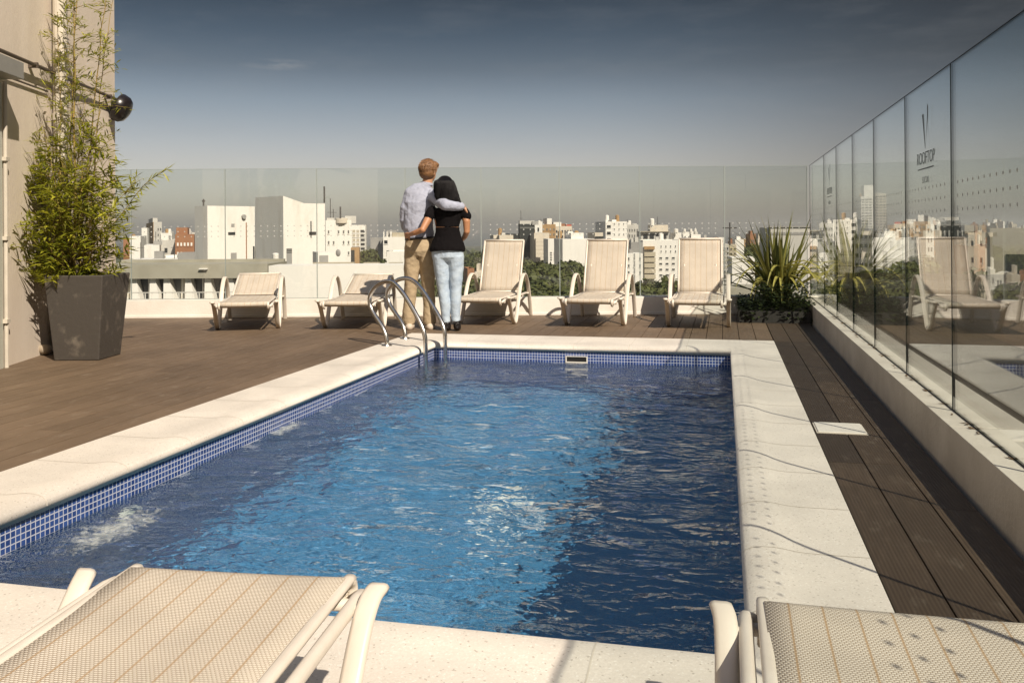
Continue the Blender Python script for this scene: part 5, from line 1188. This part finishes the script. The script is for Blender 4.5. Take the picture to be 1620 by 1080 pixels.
# ---- trees
def crown_mesh(seed, n=2600, R_=4.0, leaf=.34):
    rg_ = random.Random(seed); m = MB(); cl = []
    for k in range(26):
        a = rg_.uniform(0, 6.28); el = rg_.uniform(-.15, 1.4); q = R_ * rg_.uniform(.55, .95); cl.append((Vector((q * math.cos(a) * math.cos(el), q * math.sin(a) * math.cos(el), q * .72 * math.sin(el))), R_ * rg_.uniform(.22, .42), rg_.uniform(0, 1)))
    for k in range(n):
        c, r, tn = rg_.choice(cl); a = rg_.uniform(0, 6.28); z = rg_.uniform(-.5, 1); rr_ = math.sqrt(max(0, 1 - z * z)); d = Vector((rr_ * math.cos(a), rr_ * math.sin(a), z)); p = c + d * r * rg_.uniform(.75, 1.05)
        s = leaf * rg_.uniform(.6, 1.3); t1 = d.cross(Vector((rg_.random(), rg_.random(), .4))).normalized(); t2 = d.cross(t1); t1 = (t1 + d * rg_.uniform(-.6, .6)) * s; t2 = (t2 + d * rg_.uniform(-.6, .6)) * s * .6
        m.quad([p - t1, p - t2, p + t1, p + t2], tone=min(1, max(0, .5 * tn + rg_.uniform(0, .5))))
    return m
protos = []
for sd in range(4):
    o = empty('broadleaf_tree'); m = crown_mesh(sd + 30); c = m.build('crown', 'tree_leaf', o); c.location.z = 7
    t = MB(); t.tube([(0, 0, 0), (.1, 0, 3.5), (0, .1, 7), (.3, 0, 9)], [.32, .25, .18, .06], n=8)
    for k in range(5): a = k * 1.3 + sd; t.tube([(0, 0, 4.5 + k * .4), (1.6 * math.cos(a), 1.6 * math.sin(a), 6.4 + k * .4), (2.8 * math.cos(a), 2.8 * math.sin(a), 7.6 + k * .4)], [.13, .08, .03], n=6)
    t.build('trunk', 'bark', o); protos.append(o)
used = [False] * 4
rank = {}
count = {}
def tree(px, ytop, D, s, label, group, k=None):
    if group: q_ = count[group] = count.get(group, -1) + 1; label = label.replace('#', rank[group][q_])
    i = rg.randrange(4) if k is None else k
    o = protos[i] if not used[i] else copy_tree(protos[i]); used[i] = True
    top = dp(px, ytop, D); o.scale = (s, s, s); o.location = (top.x, top.y, top.z - 11.2 * s); o.rotation_euler.z = rg.uniform(0, 6.28); tag(o, label, 'tree', group)
def row_trees(T, label, group):
    o_ = sorted(range(len(T)), key=lambda i: T[i][0]); r_ = [''] * len(T)
    for k_, i in enumerate(o_): r_[i] = ORD[k_]
    rank[group] = r_
    for px, y, D, s in T: tree(px, y, D, s, label, group)
G1 = 'trees of the dark wood right of the woman'; L1 = '# tree from the left in the dark wood between the woman and first upright lounger'
row_trees(((737, 405, 330, 1.4), (746, 399, 330, 1.4), (757, 397, 320, 1.4), (768, 393, 320, 1.5), (780, 388, 310, 1.6), (792, 386, 300, 1.5), (740, 412, 270, 1.3), (752, 410, 270, 1.3), (766, 404, 270, 1.4), (778, 402, 260, 1.4)), L1, G1)
G2 = 'green trees behind the first and the middle upright lounger'; L2 = '# tree from the left in the green belt behind first and middle upright lounger'
row_trees(((842, 415, 160, 1.2), (856, 412, 165, 1.3), (870, 415, 165, 1.2), (886, 408, 170, 1.3), (900, 408, 170, 1.2), (913, 414, 165, 1.2), (928, 422, 160, 1.1), (940, 424, 165, 1.1), (850, 432, 110, 1.1), (868, 430, 110, 1.1), (884, 428, 110, 1.1), (902, 430, 110, 1.1), (922, 434, 110, 1.1), (842, 452, 80, 1.0), (862, 450, 80, 1.0), (884, 452, 80, 1.0), (905, 450, 80, 1.0), (926, 452, 80, 1.0), (832, 408, 240, 1.3), (826, 404, 250, 1.3)), L2, G2)
G3 = 'trees behind the gap left of the rightmost lounger'; L3 = '# olive tree from the left between the middle and the rightmost lounger'
row_trees(((1004, 440, 90, .9), (1018, 438, 95, .9), (1034, 437, 95, .9), (1050, 440, 95, .9), (1064, 436, 90, .9), (1010, 455, 60, .7), (1028, 453, 60, .7), (1046, 455, 60, .7), (1062, 452, 60, .7)), L3, G3)
G4 = 'trees seen low through the right glass'; L4 = '# dark tree from the left seen low through the right glass'
row_trees(((1356, 428, 90, 1.0), (1372, 420, 95, 1.0), (1388, 432, 90, 1.0), (1404, 440, 85, .9), (1420, 442, 80, .9), (1440, 432, 90, 1.0), (1452, 400, 130, 1.1), (1462, 436, 80, .9), (1480, 438, 80, .9), (1500, 440, 75, .9), (1525, 436, 75, .9), (1548, 425, 85, 1.0), (1560, 420, 90, 1.0), (1580, 444, 50, .7), (1604, 448, 46, .6), (1330, 452, 60, .8), (1312, 455, 60, .8), (1345, 455, 55, .7)), L4, G4)
G5 = 'trees on the skyline left of the concrete block'; L5 = '# skyline tree from the left between the aerial and the pale concrete block'
row_trees(((1180, 388, 260, 1.2), (1190, 385, 260, 1.2), (1200, 384, 250, 1.2), (1212, 386, 240, 1.2), (1196, 400, 150, 1.0), (1205, 402, 150, 1.0)), L5, G5)
G6 = 'low trees behind the couple'; L6 = '# low green tree from the left around the legs of the couple'
row_trees(((745, 436, 95, .8), (760, 434, 95, .8), (775, 438, 95, .8), (690, 436, 95, .8), (662, 440, 95, .8), (735, 440, 95, .8)), L6, G6)
tree(581, 391, 160, .9, 'lone dark tree beside the plain grey windowless block', None)
# far-off wood along the shore, one mass
m = MB(); rg = random.Random(5)
for k in range(5200):
    px = rg.uniform(150, 1700); D = rg.uniform(420, 1000); p = cw((px - 810) / F * D, D, GZ); h = rg.uniform(2, 8) * (1 + .4 * math.sin(px * .03)); s = D * .0042
    p.z += h; a = rg.uniform(0, 6.28); t1 = Vector((math.cos(a), math.sin(a), rg.uniform(-.2, .2))) * s; t2 = Vector((0, 0, s * .8)) + Vector((-math.sin(a), math.cos(a), 0)) * s * .5
    m.quad([p - t1, p - t2, p + t1, p + t2], tone=rg.random())
tag(m.build('far_wood', 'tree_leaf'), 'far wood along the river shore', 'wood', kind='stuff')

# ---- haze over the city
hm = bpy.data.materials.new('haze_air'); hm.use_nodes = True; t = hm.node_tree; t.nodes.clear()
o_ = N(t, 'ShaderNodeOutputMaterial'); pv = N(t, 'ShaderNodeVolumePrincipled', inp={'Color': (.92, .90, .86, 1), 'Density': .00032, 'Anisotropy': .2}); t.links.new(pv.outputs[0], o_.inputs['Volume']); M['haze_air'] = hm
tag(MB().box(-6600, -2600, GZ - 1.6, 6600, 7600, 45).build('haze', 'haze_air'), kind='stuff')

# everything under the water receives the light the waves bend
for o in bpy.data.objects:                     # under_water
    if o.type == 'MESH' and o.parent and o.parent.name.split('.')[0] in ('floor_drain', 'water_inlet', 'pool_ladder'): o.cycles.is_caustics_receiver = True
